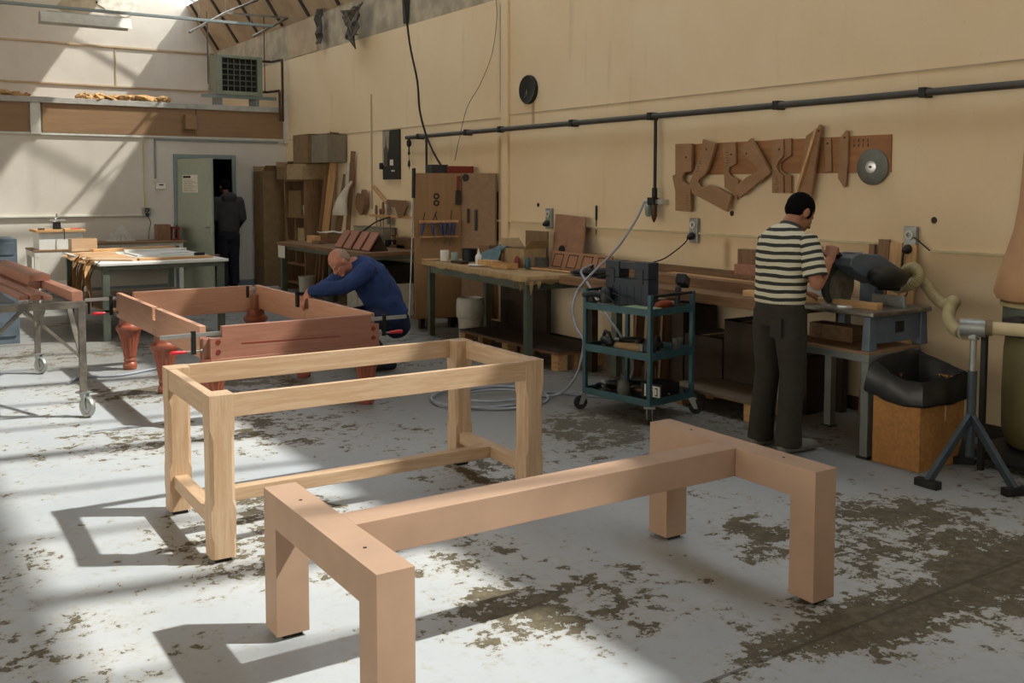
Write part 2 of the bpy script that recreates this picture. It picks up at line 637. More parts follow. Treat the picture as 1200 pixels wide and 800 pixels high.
r9 = random.Random(9)
for (px0, px1, py, n_) in ((66, 118, 14, 0), (112, 170, 12, 1)):
    P_ = []
    for k in range(14):
        a = 2 * PI * k / 14
        q = at((px0 + px1) / 2 + (px1 - px0) / 2 * math.cos(a) * r9.uniform(.7, 1.05), py - 9 + 17 * math.sin(a) * r9.uniform(.7, 1.1), 1, YB2 - .02)
        P_.append(q)
    struct(MB().prism(P_, (0, .02, 0)).build('trim_plaster_patch', M['fluffpale'] if n_ else M['liningold']))
# roof
EAVE, TOPL, SKY2, RIDGE = (XW + .03, 4.42), (5.72, 5.30), (4.55, 5.97), (1.5, 7.3)


def roofslab(name, a, b, y0, y1, mat, t=.06):
    a, b = Vector((a[0], 0, a[1])), Vector((b[0], 0, b[1]))
    d = (b - a).normalized()
    n = Vector((-d.z, 0, d.x))
    if n.z < 0:
        n = -n
    pts = [(p.x, y0, p.z) for p in (a, b, b + n * t, a + n * t)]
    return struct(MB().prism(pts, (0, y1 - y0, 0)).build(name, mat, matrix=Matrix()))


LS = lambda x: (x, RIDGE[1] - (RIDGE[0] - x) * .365)
roofslab('ceiling_eave_lining', EAVE, TOPL, YF, YB2, M['lining'])
roofslab('ceiling_right', SKY2, RIDGE, YF, YB2, M['roof'])
roofslab('ceiling_left', (XL, 4.2), RIDGE, YF, YB2, M['roof'])

gm, gnt, gb = newmat('frosted roof glazing')
gtr = gnt.nodes.new('ShaderNodeBsdfTransparent')
gtr.inputs[0].default_value = (.9, .92, .93, 1)
gtl = gnt.nodes.new('ShaderNodeBsdfTranslucent')
gtl.inputs[0].default_value = (.85, .88, .9, 1)
gmx = gnt.nodes.new('ShaderNodeMixShader')
gmx.inputs[0].default_value = .22
gnt.links.new(gtr.outputs[0], gmx.inputs[1])
gnt.links.new(gtl.outputs[0], gmx.inputs[2])
gnt.links.new(gmx.outputs[0], gnt.nodes['Material Output'].inputs['Surface'])
roofslab('window_1', TOPL, SKY2, YF, YB2, gm, .012)
for i, (a, b) in enumerate(WY):  # unseen left windows, added to light the right wall from the side
    struct(MB().box(XL - .12, XL - .11, a, b, 1.1, 3.7).build('window_%d' % (i + 2), gm, matrix=Matrix()))
    for k in range(5):
        yy = a + (b - a) * k / 4
        struct(MB().box(XL - .15, XL - .08, yy - .03, yy + .03, 1.1, 3.7).build('trim_added_window_bar', M['frame']))
    struct(MB().box(XL - .15, XL - .08, a, b, 2.37, 2.43).build('trim_added_window_bar', M['frame']))
for (a, b, step, nm) in ((TOPL, SKY2, 1.22, 'trim_glazing_bar'),):
    y = YF + .5
    k = 0
    while y < YB2:
        w = (.13 if k % 3 == 0 else .045) if y < 8.5 else .028
        struct(MB().bar((a[0], y, a[1]), (b[0], y, b[1]), w, .08, (0, 0, 1)).build(nm, M['frame']))
        y += step / 1.5
        k += 1
# battens on the steep lining
y = 9.3
while y < YB2:
    struct(MB().bar((EAVE[0] - .015, y, EAVE[1] + .02), (TOPL[0] - .01, y, TOPL[1]), .07, .05, (1, 0, .6)).build('trim_batten', M['batten']))
    y += 1.19

# right wall details
struct(MB().box(XW - .035, XW, 9.36, 9.50, 0, 3.83).build('trim_pilaster', M['wallwarm'], matrix=Matrix()))
struct(MB().box(XW - .012, XW, 9.53, 9.555, 2.55, 3.75).build('trim_light_leak', M['bright']))  # bright strip standing in for daylight leaking through a slit in the wall
struct(MB().box(XW - .006, XW, YF, 9.36, 2.485, 2.497).build('trim_wall_joint', M['lining']))
struct(MB().box(XW - .006, XW, 9.5, 16.3, 2.465, 2.477).build('trim_wall_joint', M['lining']))
struct(MB().box(XW - .01, XW, 12.93, 12.97, 1.35, 3.0).build('trim_wall_batten', M['lining']))
struct(MB().box(XW - .02, XW, YF, YB, 0, .1).build('baseboard_right', M['dark']))
struct(MB().box(XL, DX0 - .1, YB - .02, YB, 0, .1).build('baseboard_back', M['frame']))
struct(MB().box(DX1 + .1, XW, YB - .02, YB, 0, .1).build('baseboard_back', M['frame']))

# doorway, frame and ajar leaf
fr = MB()
fr.box(DX0 - .07, DX0, YB - .04, YB + .14, 0, DZ + .07).box(DX1, DX1 + .07, YB - .04, YB + .14, 0, DZ + .07)
fr.box(DX0, DX1, YB - .04, YB + .14, DZ, DZ + .07)
struct(fr.build('trim_door_frame', M['frame'], bevel=.004))
dr = bpy.data.objects.new('door_1', None)
C.objects.link(dr)
dr.location = (DX0 + .01, YB - .045, 0)
dr.rotation_euler = (0, 0, -math.radians(69))
struct(dr, 'pale green door standing ajar')
MB().box(0, .86, -.04, 0, .01, DZ - .01).build('door_leaf', M['doorpaint'], dr, bevel=.004, local=True)
hd = MB().box(.775, .805, -.05, -.041, .93, 1.10)
hd.cyl((.79, -.05, 1.03), (.79, -.085, 1.03), .008, 10).cyl((.79, -.08, 1.03), (.69, -.08, 1.03), .008, 10)
hd.build('door_handle', M['bright'], dr, local=True)
nt_ = thing('door_notice', 'printed white notice with a dark heading on the pale door', 'notice')
nt_.parent = None
DM = Matrix.Translation(dr.location) @ Matrix.Rotation(dr.rotation_euler.z, 4, 'Z')
nt_.location = DM @ Vector((.33, -.0405, 1.55))
nt_.rotation_euler = dr.rotation_euler
MB().box(-.19, .19, -.004, -.001, .03, .31).build('sheet', M['paper'], nt_, local=True)
MB().box(-.17, .02, -.006, -.004, .26, .295).build('heading', M['ink'], nt_, local=True)
tl = MB()
for i in range(9):
    tl.box(-.16, .16 - .05 * (i % 3), -.0055, -.004, .05 + i * .022, .056 + i * .022)
tl.build('text_lines', plain('grey print', '#77716a'), nt_, local=True)

# ================================================================ CAMERA, SUN, SKY
cd = bpy.data.cameras.new('camera')
cam = bpy.data.objects.new('camera', cd)
C.objects.link(cam)
R3 = Matrix((_r, _u, -_d)).transposed()
cam.matrix_world = Matrix.Translation(CAM) @ R3.to_4x4()
cd.sensor_width = 36
cd.lens = FPX / 1200 * 36
cd.shift_x = (600 - CX) / 1200
cd.shift_y = -(400 - CY) / 1200
cd.clip_start = .05
SC.camera = cam

sd = bpy.data.lights.new('sun', 'SUN')
sun = bpy.data.objects.new('sun', sd)
C.objects.link(sun)
sd.energy = 10.6
sd.angle = math.radians(1.3)
sd.color = (1, .95, .87)
sun.location = (9, -4, 14)
sun.rotation_euler = Vector((.66, -.408, 1)).to_track_quat('Z', 'Y').to_euler()

SKY = 4.2
w = bpy.data.worlds.new('sky')
SC.world = w
w.use_nodes = True
wn = w.node_tree
bg = wn.nodes['Background']
tcw = wn.nodes.new('ShaderNodeTexCoord')
sxw = wn.nodes.new('ShaderNodeSeparateXYZ')
wn.links.new(tcw.outputs['Generated'], sxw.inputs[0])
rmp = wn.nodes.new('ShaderNodeValToRGB')
wn.links.new(sxw.outputs[2], rmp.inputs[0])
el = rmp.color_ramp.elements          # ground haze, bright horizon, deep blue zenith
el[0].position, el[0].color = 0.0, (.95, .84, .68, 1)
el[1].position, el[1].color = 1.0, (.22, .29, .40, 1)
e2 = el.new(.30)
e2.color = (2.0, 1.8, 1.5, 1)
e3 = el.new(.55)
e3.color = (.36, .44, .54, 1)
wn.links.new(rmp.outputs[0], bg.inputs[0])
bg.inputs[1].default_value = SKY


def portal(a, b):
    ld = bpy.data.lights.new('roof daylight', 'AREA')
    ld.shape = 'RECTANGLE'
    A, B = Vector((a[0], 0, a[1])), Vector((b[0], 0, b[1]))
    ld.size = (B - A).length
    ld.size_y = YB2 - YF
    ld.cycles.is_portal = True
    o = bpy.data.objects.new('roof daylight', ld)
    C.objects.link(o)
    x = (B - A).normalized()
    n = x.cross(Vector((0, 1, 0)))
    if n.z < 0:
        x = -x
        n = x.cross(Vector((0, 1, 0)))
    # light shines along -Z
    mid = (A + B) / 2 + n * .05
    R = Matrix((x, Vector((0, 1, 0)), n)).transposed()
    o.matrix_world = Matrix.Translation((mid.x, (YF + YB2) / 2, mid.z)) @ R.to_4x4()


portal(TOPL, SKY2)
for a, b in WY:  # sky portals for the added, unseen left windows
    ld = bpy.data.lights.new('added window daylight', 'AREA')
    ld.shape = 'RECTANGLE'
    ld.size, ld.size_y = 2.6, b - a
    ld.cycles.is_portal = True
    o = bpy.data.objects.new('added window daylight', ld)
    C.objects.link(o)
    o.matrix_world = Matrix.Translation((XL - .16, (a + b) / 2, 2.4)) @ Matrix(((0, 0, -1), (0, 1, 0), (1, 0, 0))).to_4x4()
SC.view_settings.view_transform = 'Standard'
SC.view_settings.look = 'None'
SC.view_settings.gamma = 1
SC.view_settings.use_curve_mapping = False
SC.view_settings.exposure = 0.14
SC.cycles.use_denoising = True
SC.cycles.max_bounces = 10
SC.cycles.diffuse_bounces = 6
SC.cycles.glossy_bounces = 3
SC.cycles.transparent_max_bounces = 12
SC.cycles.sample_clamp_indirect = 8
SC.cycles.caustics_reflective = False
SC.cycles.caustics_refractive = False

# ================================================================ FRONT: MDF TABLE BASE
tb = thing('fibreboard_table', 'low tan fibreboard table base, H shaped, with a thick stretcher, nearest on the floor', 'table base', (1.224, 2.53, 0), -.0163)
L_, W_, t_, h_, bd_, s_, sy_, g_ = 2.026, .991, .125, .5525, .124, .131, .431, .02
for x in (0, L_ - t_):
    MB().box(x, x + t_, 0, W_, h_ - bd_, h_).build('end_rail', M['mdf'], tb, local=True)
    for y in (0, W_ - t_):
        MB().box(x, x + t_, y, y + t_, g_, h_ - bd_ + .0005).build('leg', M['mdf'], tb, local=True)
        MB().box(x + .03, x + t_ - .02, y + .02, y + t_ - .03, 0, g_).build('foot_pad', M['black'], tb, local=True)
    for y in (.22, .78):
        MB().cyl((x + t_ / 2, y * W_, h_ - .001), (x + t_ / 2, y * W_, h_ + .0012), .0065, 12).build('bolt_hole', M['ink'], tb, local=True)
MB().box(t_, L_ - t_, sy_, sy_ + s_, h_ - bd_, h_).build('stretcher', M['mdf'], tb, bevel=.002, local=True)

# ================================================================ OAK TABLE FRAME
ok = thing('oak_table', 'pale oak table frame with long rails and a low stretcher, behind the fibreboard base', 'table frame', (1.2643, 4.2726, 0), -.0263)
L1, W1, h1, lt, g1 = 1.776, .877, .758, .112, .02


def oak_leg(x, y):
    b = MB()
    prof = [(.02, .012), (.10, .012), (.135, .0015), (.235, .0015), (.275, .016), (.56, .016), (.605, .0015), (h1, .0015)]
    rows = []
    for z, c in prof:
        x0, x1, y0, y1 = x, x + lt, y, y + lt
        rows.append([b.v(p) for p in ((x0 + c, y0, z), (x1 - c, y0, z), (x1, y0 + c, z), (x1, y1 - c, z), (x1 - c, y1, z), (x0 + c, y1, z), (x0, y1 - c, z), (x0, y0 + c, z))])
    for i in range(len(rows) - 1):
        for k in range(8):
            b.face([rows[i][k], rows[i][(k + 1) % 8], rows[i + 1][(k + 1) % 8], rows[i + 1][k]])
    b.face(rows[0][::-1])
    b.face(rows[-1])
    b.build('leg', M['oakz'], ok, local=True)
    MB().box(x + .02, x + lt - .02, y + .02, y + lt - .02, 0, .02).build('foot_pad', M['black'], ok, local=True)


for x in (0, L1 - lt):
    for y in (0, W1 - lt):
        oak_leg(x, y)
MB().box(lt, L1 - lt, .004, .034, h1 - .105, h1 - .002).build('long_rail', M['oakx'], ok, bevel=.002, local=True)
MB().box(lt, L1 - lt, W1 - .034, W1 - .004, h1 - .105, h1 - .002).build('long_rail', M['oakx'], ok, bevel=.002, local=True)
for x in (.004, L1 - .046):
    MB().box(x, x + .042, lt, W1 - lt, h1 - .105, h1 - .002).build('end_rail', M['oaky'], ok, bevel=.002, local=True)
for x in (.022, L1 - .09):
    MB().box(x, x + .068, lt - .003, W1 - lt + .003, .14, .205).build('end_stretcher', M['oaky'], ok, bevel=.003, local=True)
MB().box(.09, L1 - .09, W1 / 2 - .034, W1 / 2 + .034, .14, .205).build('long_stretcher', M['oakx'], ok, bevel=.003, local=True)

# ================================================================ SNOOKER TABLE FRAME
sn = thing('billiard_table', 'reddish billiard table frame on turned legs, clamped at its corners', 'table frame', (2.65, 8.15, 0))
X0, X1, Y0, Y1, ZT, ZB = 1.98, 3.33, 6.80, 9.50, .70, .475
bt = .045
# side boards, two lengths each, with a notch between
for (xa, mat) in ((X0, M['beechy']), (X1 - bt, M['beechy'])):
    MB().box(xa, xa + bt, 8.19, Y1, ZB, ZT).build('side_board', mat, sn, bevel=.002)
    MB().box(xa, xa + bt, Y0 + .08, 8.10, ZB, ZT).build('side_board', mat, sn, bevel=.002)
    MB().box(xa + .002, xa + bt - .002, 8.10, 8.19, ZB, ZT - .10).build('board_joint', mat, sn)
MB().box(X0 + .14, X1 - .08, Y1 - bt, Y1, ZB - .03, ZT).build('end_board', M['beechx'], sn, bevel=.002)
eb = MB().prism([(X0 + .05, Y0, ZB), (X1, Y0, ZB), (X1, Y0, ZT - .075), (X1 - .07, Y0, ZT - .075), (X1 - .07, Y0, ZT), (X0 + .135, Y0, ZT), (X0 + .135, Y0, ZT - .08), (X0 + .05, Y0, ZT - .08)], (0, bt, 0))
ebo = eb.build('end_board', M['sapx'], sn, bevel=.002)
gr = MB()
gr.prism([(X0 + .27, Y0 - .0015, ZB + .088), (X1 - .32, Y0 - .0015, ZB + .076), (X1 - .32, Y0 - .0015, ZB + .083), (X0 + .27, Y0 - .0015, ZB + .097)], (0, .003, 0))
gr.build('slot', M['reddark'], sn)
MB().box(X0 + .05, X1, Y0 - .012, Y0 + bt, ZB - .028, ZB - .001).build('lower_moulding', M['sapx'], sn, bevel=.003)
for xx in (X0 + .105, X1 - .05):
    for zz in (ZB + .045, ZB + .115):
        b = MB().ring((xx, Y0 + .001, zz), (0, -1, 0), .009, .018, .004)
        b.cyl((xx, Y0 + .001, zz), (xx, Y0 - .002, zz), .011, 14)
        b.build('bolt_head', M['reddark'], sn, smooth=True)
for (xx, yy) in ((X0 + .01, Y0 + .03), (X1 - .08, Y0 + .05), (X0 + .05, Y1 - .12), (X1 - .10, Y1 - .12)):
    MB().box(xx, xx + .075, yy, yy + .075, ZB - .03, ZT - .085).build('corner_block', M['sapz'], sn, bevel=.004)
LEGP = [(.045, 0), (.062, .006), (.068, .03), (.064, .055), (.050, .07), (.056, .078), (.060, .09), (.056, .10), (.052, .108), (.058, .115),
        (.060, .13), (.072, .2), (.086, .27), (.100, .325), (.108, .345), (.112, .352), (.124, .366), (.128, .385), (.122, .402), (.104, .412), (.098, .42), (.092, .44), (.088, .475)]
LEGP = [(r * .92, z) for r, z in LEGP]
for lx in (2.06, 3.25):
    for ly in (6.87, 8.14, 9.38):
        MB().lathe(LEGP, (lx, ly, 0), n=64, flute=(.135, .325, 16, .10)).build('leg', M['turned'], sn, smooth=True)


def clamp(label, y, xa, xb, side, z, hz):
    """bar clamp lying along X: fixed jaw at xa, sliding jaw towards xb"""
    d = 1 if xb > xa else -1
    xs = xa + d * side
    c = thing('bar_clamp', label, 'clamp', (xs, y, hz))
    MB().bar((xa - d * .01, y, z), (xb, y, z), 0.012, .028).build('bar', M['bright'], c, bevel=.001)
    MB().bar((xa, y, z + .03), (xa, y, z - .085), .022, .03, (1, 0, 0)).build('fixed_jaw', M['black'], c, bevel=.003)
    b = MB().bar((xs, y, z + .03), (xs, y, hz - .022), .022, .032, (1, 0, 0))
    b.build('sliding_jaw', M['black'], c, bevel=.003)
    b = MB().cyl((xs - d * .05, y, hz), (xs + d * .06, y, hz), .0065, 10)
    b.lathe([(.014, 0), (.014, .008)], (xs - d * .058, y, hz), (d, 0, 0), 14)
    b.build('spindle', M['steel'], c, smooth=True)
    MB().lathe([(.009, 0), (.013, .006), (.012, .03), (.015, .06), (.016, .095), (.012, .108), (.006, .112)],
               (xs + d * .05, y, hz), (d, 0, 0), 14).build('handle', M['red'], c, smooth=True)


clamp('bar clamp on the near left corner of the billiard frame', 6.84, 2.135, 1.70, .21, .648, .535)
clamp('bar clamp with red handle at the far left corner of the billiard frame', 9.44, 2.09, 1.70, .17, .655, .525)
clamp('bar clamp beside the kneeling man in blue, on the near right corner', 6.83, 3.255, 3.58, .13, .660, .545)
clamp('bar clamp on the far right corner of the billiard frame, near the door', 9.46, 3.20, 3.52, .16, .668, .56)
cp = thing('hand_clamp', 'small black clamp on the side board beside the hand of the man in blue', 'clamp', (3.29, 8.33, .64))
MB().box(3.262, 3.284, 8.31, 8.36, .60, .755).box(3.262, 3.36, 8.31, 8.36, .705, .735).build('jaw', M['black'], cp, bevel=.004)
MB().box(3.335, 3.352, 8.315, 8.355, .60, .71).build('back_jaw', M['black'], cp, bevel=.004)

# ================================================================ ON THE RIGHT WALL
def zpts(x0, y0, k, pts):
    return [(x0 + a / k, y0 + b / k) for a, b in pts]


def wallplate(name, px, off, th, mat, bevel=.002, parent=None):
    """flat plate hung on the right wall, outline surveyed on the wall plane"""
    pts = [wy(x, y) for x, y in px]
    b = MB().prism([(XW - off, p[1], p[2]) for p in pts], (-th, 0, 0))
    return b.build(name, mat, parent, bevel=bevel)


bd = thing('wall_board', 'long hardboard strip screwed to the cream wall behind the hanging templates', 'board', (XW, 5.5, 1.79))
MB().box(XW - .018, XW, 4.387, 6.57, 1.785, 2.058).build('strip', M['tboard'], bd, bevel=.002)
mk = MB()
for j, (yy, zz) in enumerate(((4.70, 2.02), (4.66, 2.02), (4.62, 2.02), (4.58, 2.02), (4.70, 1.985), (4.66, 1.985), (4.62, 1.985), (4.58, 1.985))):
    mk.box(XW - .0195, XW - .018, yy - .002, yy + .002, zz - .010, zz + .012)
    if j % 3:
        mk.box(XW - .0195, XW - .018, yy - .009, yy + .003, zz + .006, zz + .010)
        mk.box(XW - .0195, XW - .018, yy - .009, yy + .003, zz - .003, zz + .001)
mk.build('pencil_marks', M['ink'], bd)

T = {}
A_ = lambda pts: zpts(800, 140, 6.667, pts)
B_ = lambda pts: zpts(920, 140, 6.667, pts)
tmpl = [
    ('straight template with a round notch, leftmost on the board', A_([(-12, 192), (118, 190), (112, 405), (62, 415), (42, 450), (45, 480), (65, 500), (108, 515), (104, 720), (-12, 710)]), .045, .028),
    ('small template corner sticking out behind the leftmost template', A_([(-62, 440), (0, 405), (40, 640), (-20, 660)]), .02, .012),
    ('curved boomerang template with a hooked inner notch, bent to the right', A_([(208, 155), (305, 195), (285, 270), (240, 405), (215, 440), (178, 465), (168, 495), (185, 525), (215, 530), (265, 510), (430, 595), (395, 720), (120, 575), (103, 500), (150, 370), (195, 250)]), .05, .03),
    ('template with round notch on its right edge, behind the curved ones', A_([(340, 195), (440, 178), (445, 345), (420, 360), (392, 375), (385, 410), (400, 440), (430, 455), (465, 470), (455, 628), (440, 590), (355, 530), (350, 420)]), .022, .022),
    ('angled elbow template pointing right like an arrowhead', A_([(485, 225), (585, 148), (738, 415), (490, 612), (455, 530), (548, 450), (640, 400), (630, 370), (575, 325)]), .048, .028),
    ('straight template with a half round notch, right of the elbow template', [(911, 164), (924, 163), (924, 183), (919, 189), (916.5, 195), (919, 202), (924, 206), (924, 226), (911, 226)], .045, .02),
    ('narrow rear layer of the half round notch template', [(916, 163.5), (931, 162), (931, 182), (925, 186), (919, 191), (919, 199), (925, 204), (931, 206), (931, 226), (916, 226)], .02, .023),
    ('wide wedge template tapering to the lower left, behind the long wedge', B_([(196, 130), (312, 45), (300, 90), (150, 560), (125, 600), (150, 420)]), .02, .03),
    ('long wedge template with a raised slanting edge, hanging above the man in stripes', B_([(300, 70), (318, 42), (330, 60), (245, 640), (215, 652), (128, 612), (150, 570)]), .055, .022),
    ('short thin hanging template with a dark hole, beside the long wedge', B_([(330, 160), (352, 150), (380, 154), (386, 405), (335, 412)]), .02, .014),
    ('slim template with both ends cut to slanting points', B_([(455, 145), (505, 85), (520, 95), (515, 350), (497, 525), (484, 530), (440, 460)]), .02, .022),
]
for i, (lb, px, off, th) in enumerate(tmpl):
    o = wallplate('template', px, off, th, M['template'] if i % 3 else M['mdf'], .002)
    o.data.materials[0] = M['template']
    tag(o, 'brown ' + lb, 'template', 'templates on the wall board')
    if i in (0, 2, 3, 5):
        b = MB()
        off2 = off + th
        cx, cy = {0: (812, 238), 2: (826, 195), 3: (856, 185), 4: (880, 222), 5: (916, 216)}[i]
        sl = {0: 0, 2: .35, 3: 0, 4: -.8, 5: 0}[i]
        for j in range(7):
            q = wy(cx + sl * (3 - j) * 3 * .8, cy + (j - 3) * 3.0)
            b.box(XW - off2 - .001, XW - off2, q[1] - .012 - .008 * (j % 3), q[1] + .014 * (j % 2), q[2] - .002, q[2] + .002)
        b.build('pencil_marks', M['ink'], o)
    tp = sorted(px, key=lambda p: p[1])[:3]
    q = wy(sum(p[0] for p in tp) / 3, sum(p[1] for p in tp) / 3 + 5)
    if i not in (1, 6):
        MB().lathe([(.001, 0), (.008, .001), (.006, .006), (.001, .008)], (XW - off - th, q[1], q[2]), (-1, 0, 0), 10).build('nail', M['ink'], o)
    if i == 8:
        a, c = wy(920 + 306 / 6.667, 140 + 75 / 6.667), wy(920 + 142 / 6.667, 140 + 595 / 6.667)
        MB().bar((XW - off - th - .012, a[1], a[2]), (XW - off - th - .012, c[1], c[2]), .022, .026, (1, 0, 0)).build('raised_edge', M['pinez'], o, bevel=.002)
ds = thing('saw_disc', 'round grey metal disc with a bright hub at the right end of the board', 'disc', (XW, 4.53, 1.69))
MB().lathe([(.012, 0), (.132, .001), (.132, .010), (.118, .018), (.06, .022), (.012, .022)], (XW - .02, 4.53, 1.825), (-1, 0, 0), 48).build('disc', plain('dull grinding grey', '#6c6d65', .5, .3, var=.2), ds, smooth=True)
MB().lathe([(.011, 0), (.045, .0), (.045, .006), (.03, .009), (.011, .009)], (XW - .042, 4.53, 1.825), (-1, 0, 0), 32).build('hub', M['bright'], ds, smooth=True)
MB().cyl((XW - .018, 4.53, 1.825), (XW - .058, 4.53, 1.825), .009, 12).build('hook', M['black'], ds)

ck = thing('wall_clock', 'round dark wall clock high on the cream wall', 'clock', (XW, 8.965, 2.59))
MB().lathe([(.14, 0), (.158, .004), (.16, .03), (.15, .045), (.142, .04)], (XW, 8.965, 2.745), (-1, 0, 0), 48).build('case', M['black'], ck, smooth=True)
MB().lathe([(.141, 0), (.141, .036)], (XW, 8.965, 2.745), (-1, 0, 0), 48).build('dial', plain('dark green dial', '#22261f', .5), ck, smooth=True)
pf = MB()
for (y, z, w_, h2) in ((8.995, 2.775, .004, .15), (8.935, 2.775, .004, .15), (8.965, 2.85, .062, .004), (8.965, 2.70, .062, .004)):
    pf.box(XW - .039, XW - .036, y - w_ / 2, y + w_ / 2, z - h2 / 2, z + h2 / 2)
pf.build('centre_panel', plain('dull brass line', '#6b6a4e', .5), ck)
for k in range(12):
    a = PI / 6 * k
    y, z = 8.965 + .118 * math.sin(a), 2.745 + .118 * math.cos(a)
    MB().box(XW - .038, XW - .036, y - .010, y + .010, z - .013, z + .013).build('numeral', plain('faded numeral', '#4e574e', .6) if k == 0 else bpy.data.materials['faded numeral'], ck)
MB().bar((XW - .040, 8.965, 2.745), (XW - .040, 8.965, 2.67), .004, .008, (1, 0, 0)).build('hour_hand', M['bright'], ck)
MB().bar((XW - .041, 8.965, 2.745), (XW - .041, 9.01, 2.66), .003, .006, (1, 0, 0)).build('minute_hand', M['bright'], ck)

pc = thing('wall_plaque', 'narrow black and white tower picture left of the air pipe', 'picture', (XW, 12.3, 1.78))
PX = XW - .03
MB().box(PX, XW, 12.045, 12.55, 1.775, 2.46).build('panel', plain('black print', '#25221e', .5), pc, bevel=.004)
MB().prism([(PX - .001, 12.545, 1.98), (PX - .001, 12.545, 2.45), (PX - .001, 12.33, 2.45), (PX - .001, 12.36, 2.2), (PX - .001, 12.44, 1.98)], (-.001, 0, 0)).build('print_sky', plain('pale print', '#9a9080', .5), pc)
MB().prism([(PX - .003, 12.50, 1.96), (PX - .003, 12.50, 2.20), (PX - .003, 12.46, 2.24), (PX - .003, 12.44, 2.40), (PX - .003, 12.42, 2.24), (PX - .003, 12.38, 2.20), (PX - .003, 12.38, 1.96)], (-.001, 0, 0)).build('print_tower', plain('grey print', '#4c4740', .5), pc)
MB().box(PX - .003, PX, 12.22, 12.32, 1.97, 2.05).build('label', M['paper'], pc)
MB().box(PX - .003, PX, 12.18, 12.28, 1.885, 1.905).build('caption', M['paper'], pc)
MB().box(PX - .02, XW, 12.53, 12.62, 1.92, 2.01).build('side_tab', M['black'], pc, bevel=.003)

# compressed air main along the wall
pm = thing('air_pipe', 'dark air main running along the whole right wall above head height', 'pipe', (XW, 5, 2.3))
MB().cyl((XW - .07, 11.75, 2.33), (XW - .07, -4, 2.33), .026, 14).build('main', plain('dark grey pipe', '#4a4742', .5, .3), pm, smooth=True)
for y in (11.4, 10.2, 9.45, 8.1, 6.9, 5.4, 4.1, 3.2):
    MB().box(XW - .105, XW, y - .025, y + .025, 2.295, 2.366).build('bracket', M['black'], pm, bevel=.006)
MB().cyl((XW - .07, 6.835, 2.33), (XW - .07, 6.835, 1.62), .016, 12).build('drop_pipe', M['black'], pm, smooth=True)
MB().cyl((XW - .07, 11.2, 2.33), (XW - .07, 11.2, 1.60), .016, 12).build('drop_pipe', M['black'], pm, smooth=True)
vb = MB()
vb.lathe([(.012, 0), (.02, .02), (.012, .04), (.010, .10), (.03, .12), (.034, .17), (.02, .20), (.012, .22)], (XW - .07, 11.68, 2.10), (0, 0, 1), 14)
vb.lathe([(.004, 0), (.02, .03), (.012, .09), (.006, .1)], (XW - .07, 11.68, 1.93), (0, 0, 1), 12)
vb.cyl((XW - .07, 11.68, 1.9), (XW - .07, 11.68, 2.34), .004, 8)
vb.build('hanging_valve', M['black'], pm, smooth=True)

rg = thing('air_regulator', 'air filter regulator with glass bowl at the bottom of the drop pipe', 'regulator', (XW - .08, 6.85, 1.36))
rx = XW - .09
b = MB().box(rx - .035, rx + .035, 6.80, 6.88, 1.51, 1.58).cyl((rx, 6.815, 1.58), (rx, 6.815, 1.67), .026, 14)
b.build('body', M['black'], rg, bevel=.005)
MB().lathe([(.012, 0), (.03, .02), (.033, .10), (.03, .13)], (rx, 6.90, 1.40), (0, 0, 1), 18).build('bowl', M['glass'], rg, smooth=True)
MB().lathe([(.006, 0), (.02, .03), (.028, .06), (.028, .16)], (rx, 6.82, 1.35), (0, 0, 1), 16).build('lubricator', plain('amber brown bowl', '#4b2a16', .3), rg, smooth=True)
MB().cyl((rx, 6.88, 1.545), (rx, 6.95, 1.545), .016, 12).build('hose_tail', M['bright'], rg, smooth=True)
MB().box(rx, XW, 6.72, 6.80, 1.52, 1.56).build('bracket', M['bright'], rg)

# conduit and sockets
cn = thing('cable_conduit', 'thin cream conduit along the right wall at socket height', 'conduit', (XW, 6, 1.25))
for (a, b_, z) in ((11.3, 8.66, 1.283), (8.45, 4.2, 1.265), (4.05, -3, 1.235)):
    MB().box(XW - .022, XW, b_, a, z - .011, z + .011).build('trunking', M['cream'], cn, bevel=.003)


def socket(y, z, label):
    s_ = thing('wall_socket', label, 'socket', (XW, y, z - .1))
    MB().box(XW - .04, XW, y - .05, y + .05, z - .11, z + .11).build('plate', M['zinc'], s_, bevel=.006)
    MB().ring((XW - .04, y, z + .05), (-1, 0, 0), .018, .034, .012, 20).build('outlet', M['offwhite'], s_, smooth=True)
    b = MB().lathe([(.03, 0), (.034, .02), (.026, .05), (.012, .07)], (XW - .04, y, z - .045), (-1, 0, -.3), 16)
    b.build('plug', M['black'], s_, smooth=True)


socket(8.56, 1.335, 'grey wall socket beside the leaning brown board')
socket(6.36, 1.29, 'grey wall socket above the planks, with a black lead running down')
socket(4.20, 1.29, 'grey wall socket above the ribbed hose')


def hose(name, label, cat, pts, r, mat, n=10, group=None, sub=6):
    """smooth tube through points (Catmull-Rom)"""
    P = [Vector(p) for p in pts]
    Q = []
    for i in range(len(P) - 1):
        p0, p1, p2, p3 = P[max(0, i - 1)], P[i], P[i + 1], P[min(len(P) - 1, i + 2)]
        for k in range(sub):
            t = k / sub
            Q.append(.5 * ((2 * p1) + (p2 - p0) * t + (2 * p0 - 5 * p1 + 4 * p2 - p3) * t * t + (3 * p1 - p0 - 3 * p2 + p3) * t ** 3))
    Q.append(P[-1])
    o = MB().sweep(Q, r, n).build(name, mat, smooth=True)
    return tag(o, label, cat, group) if label else o


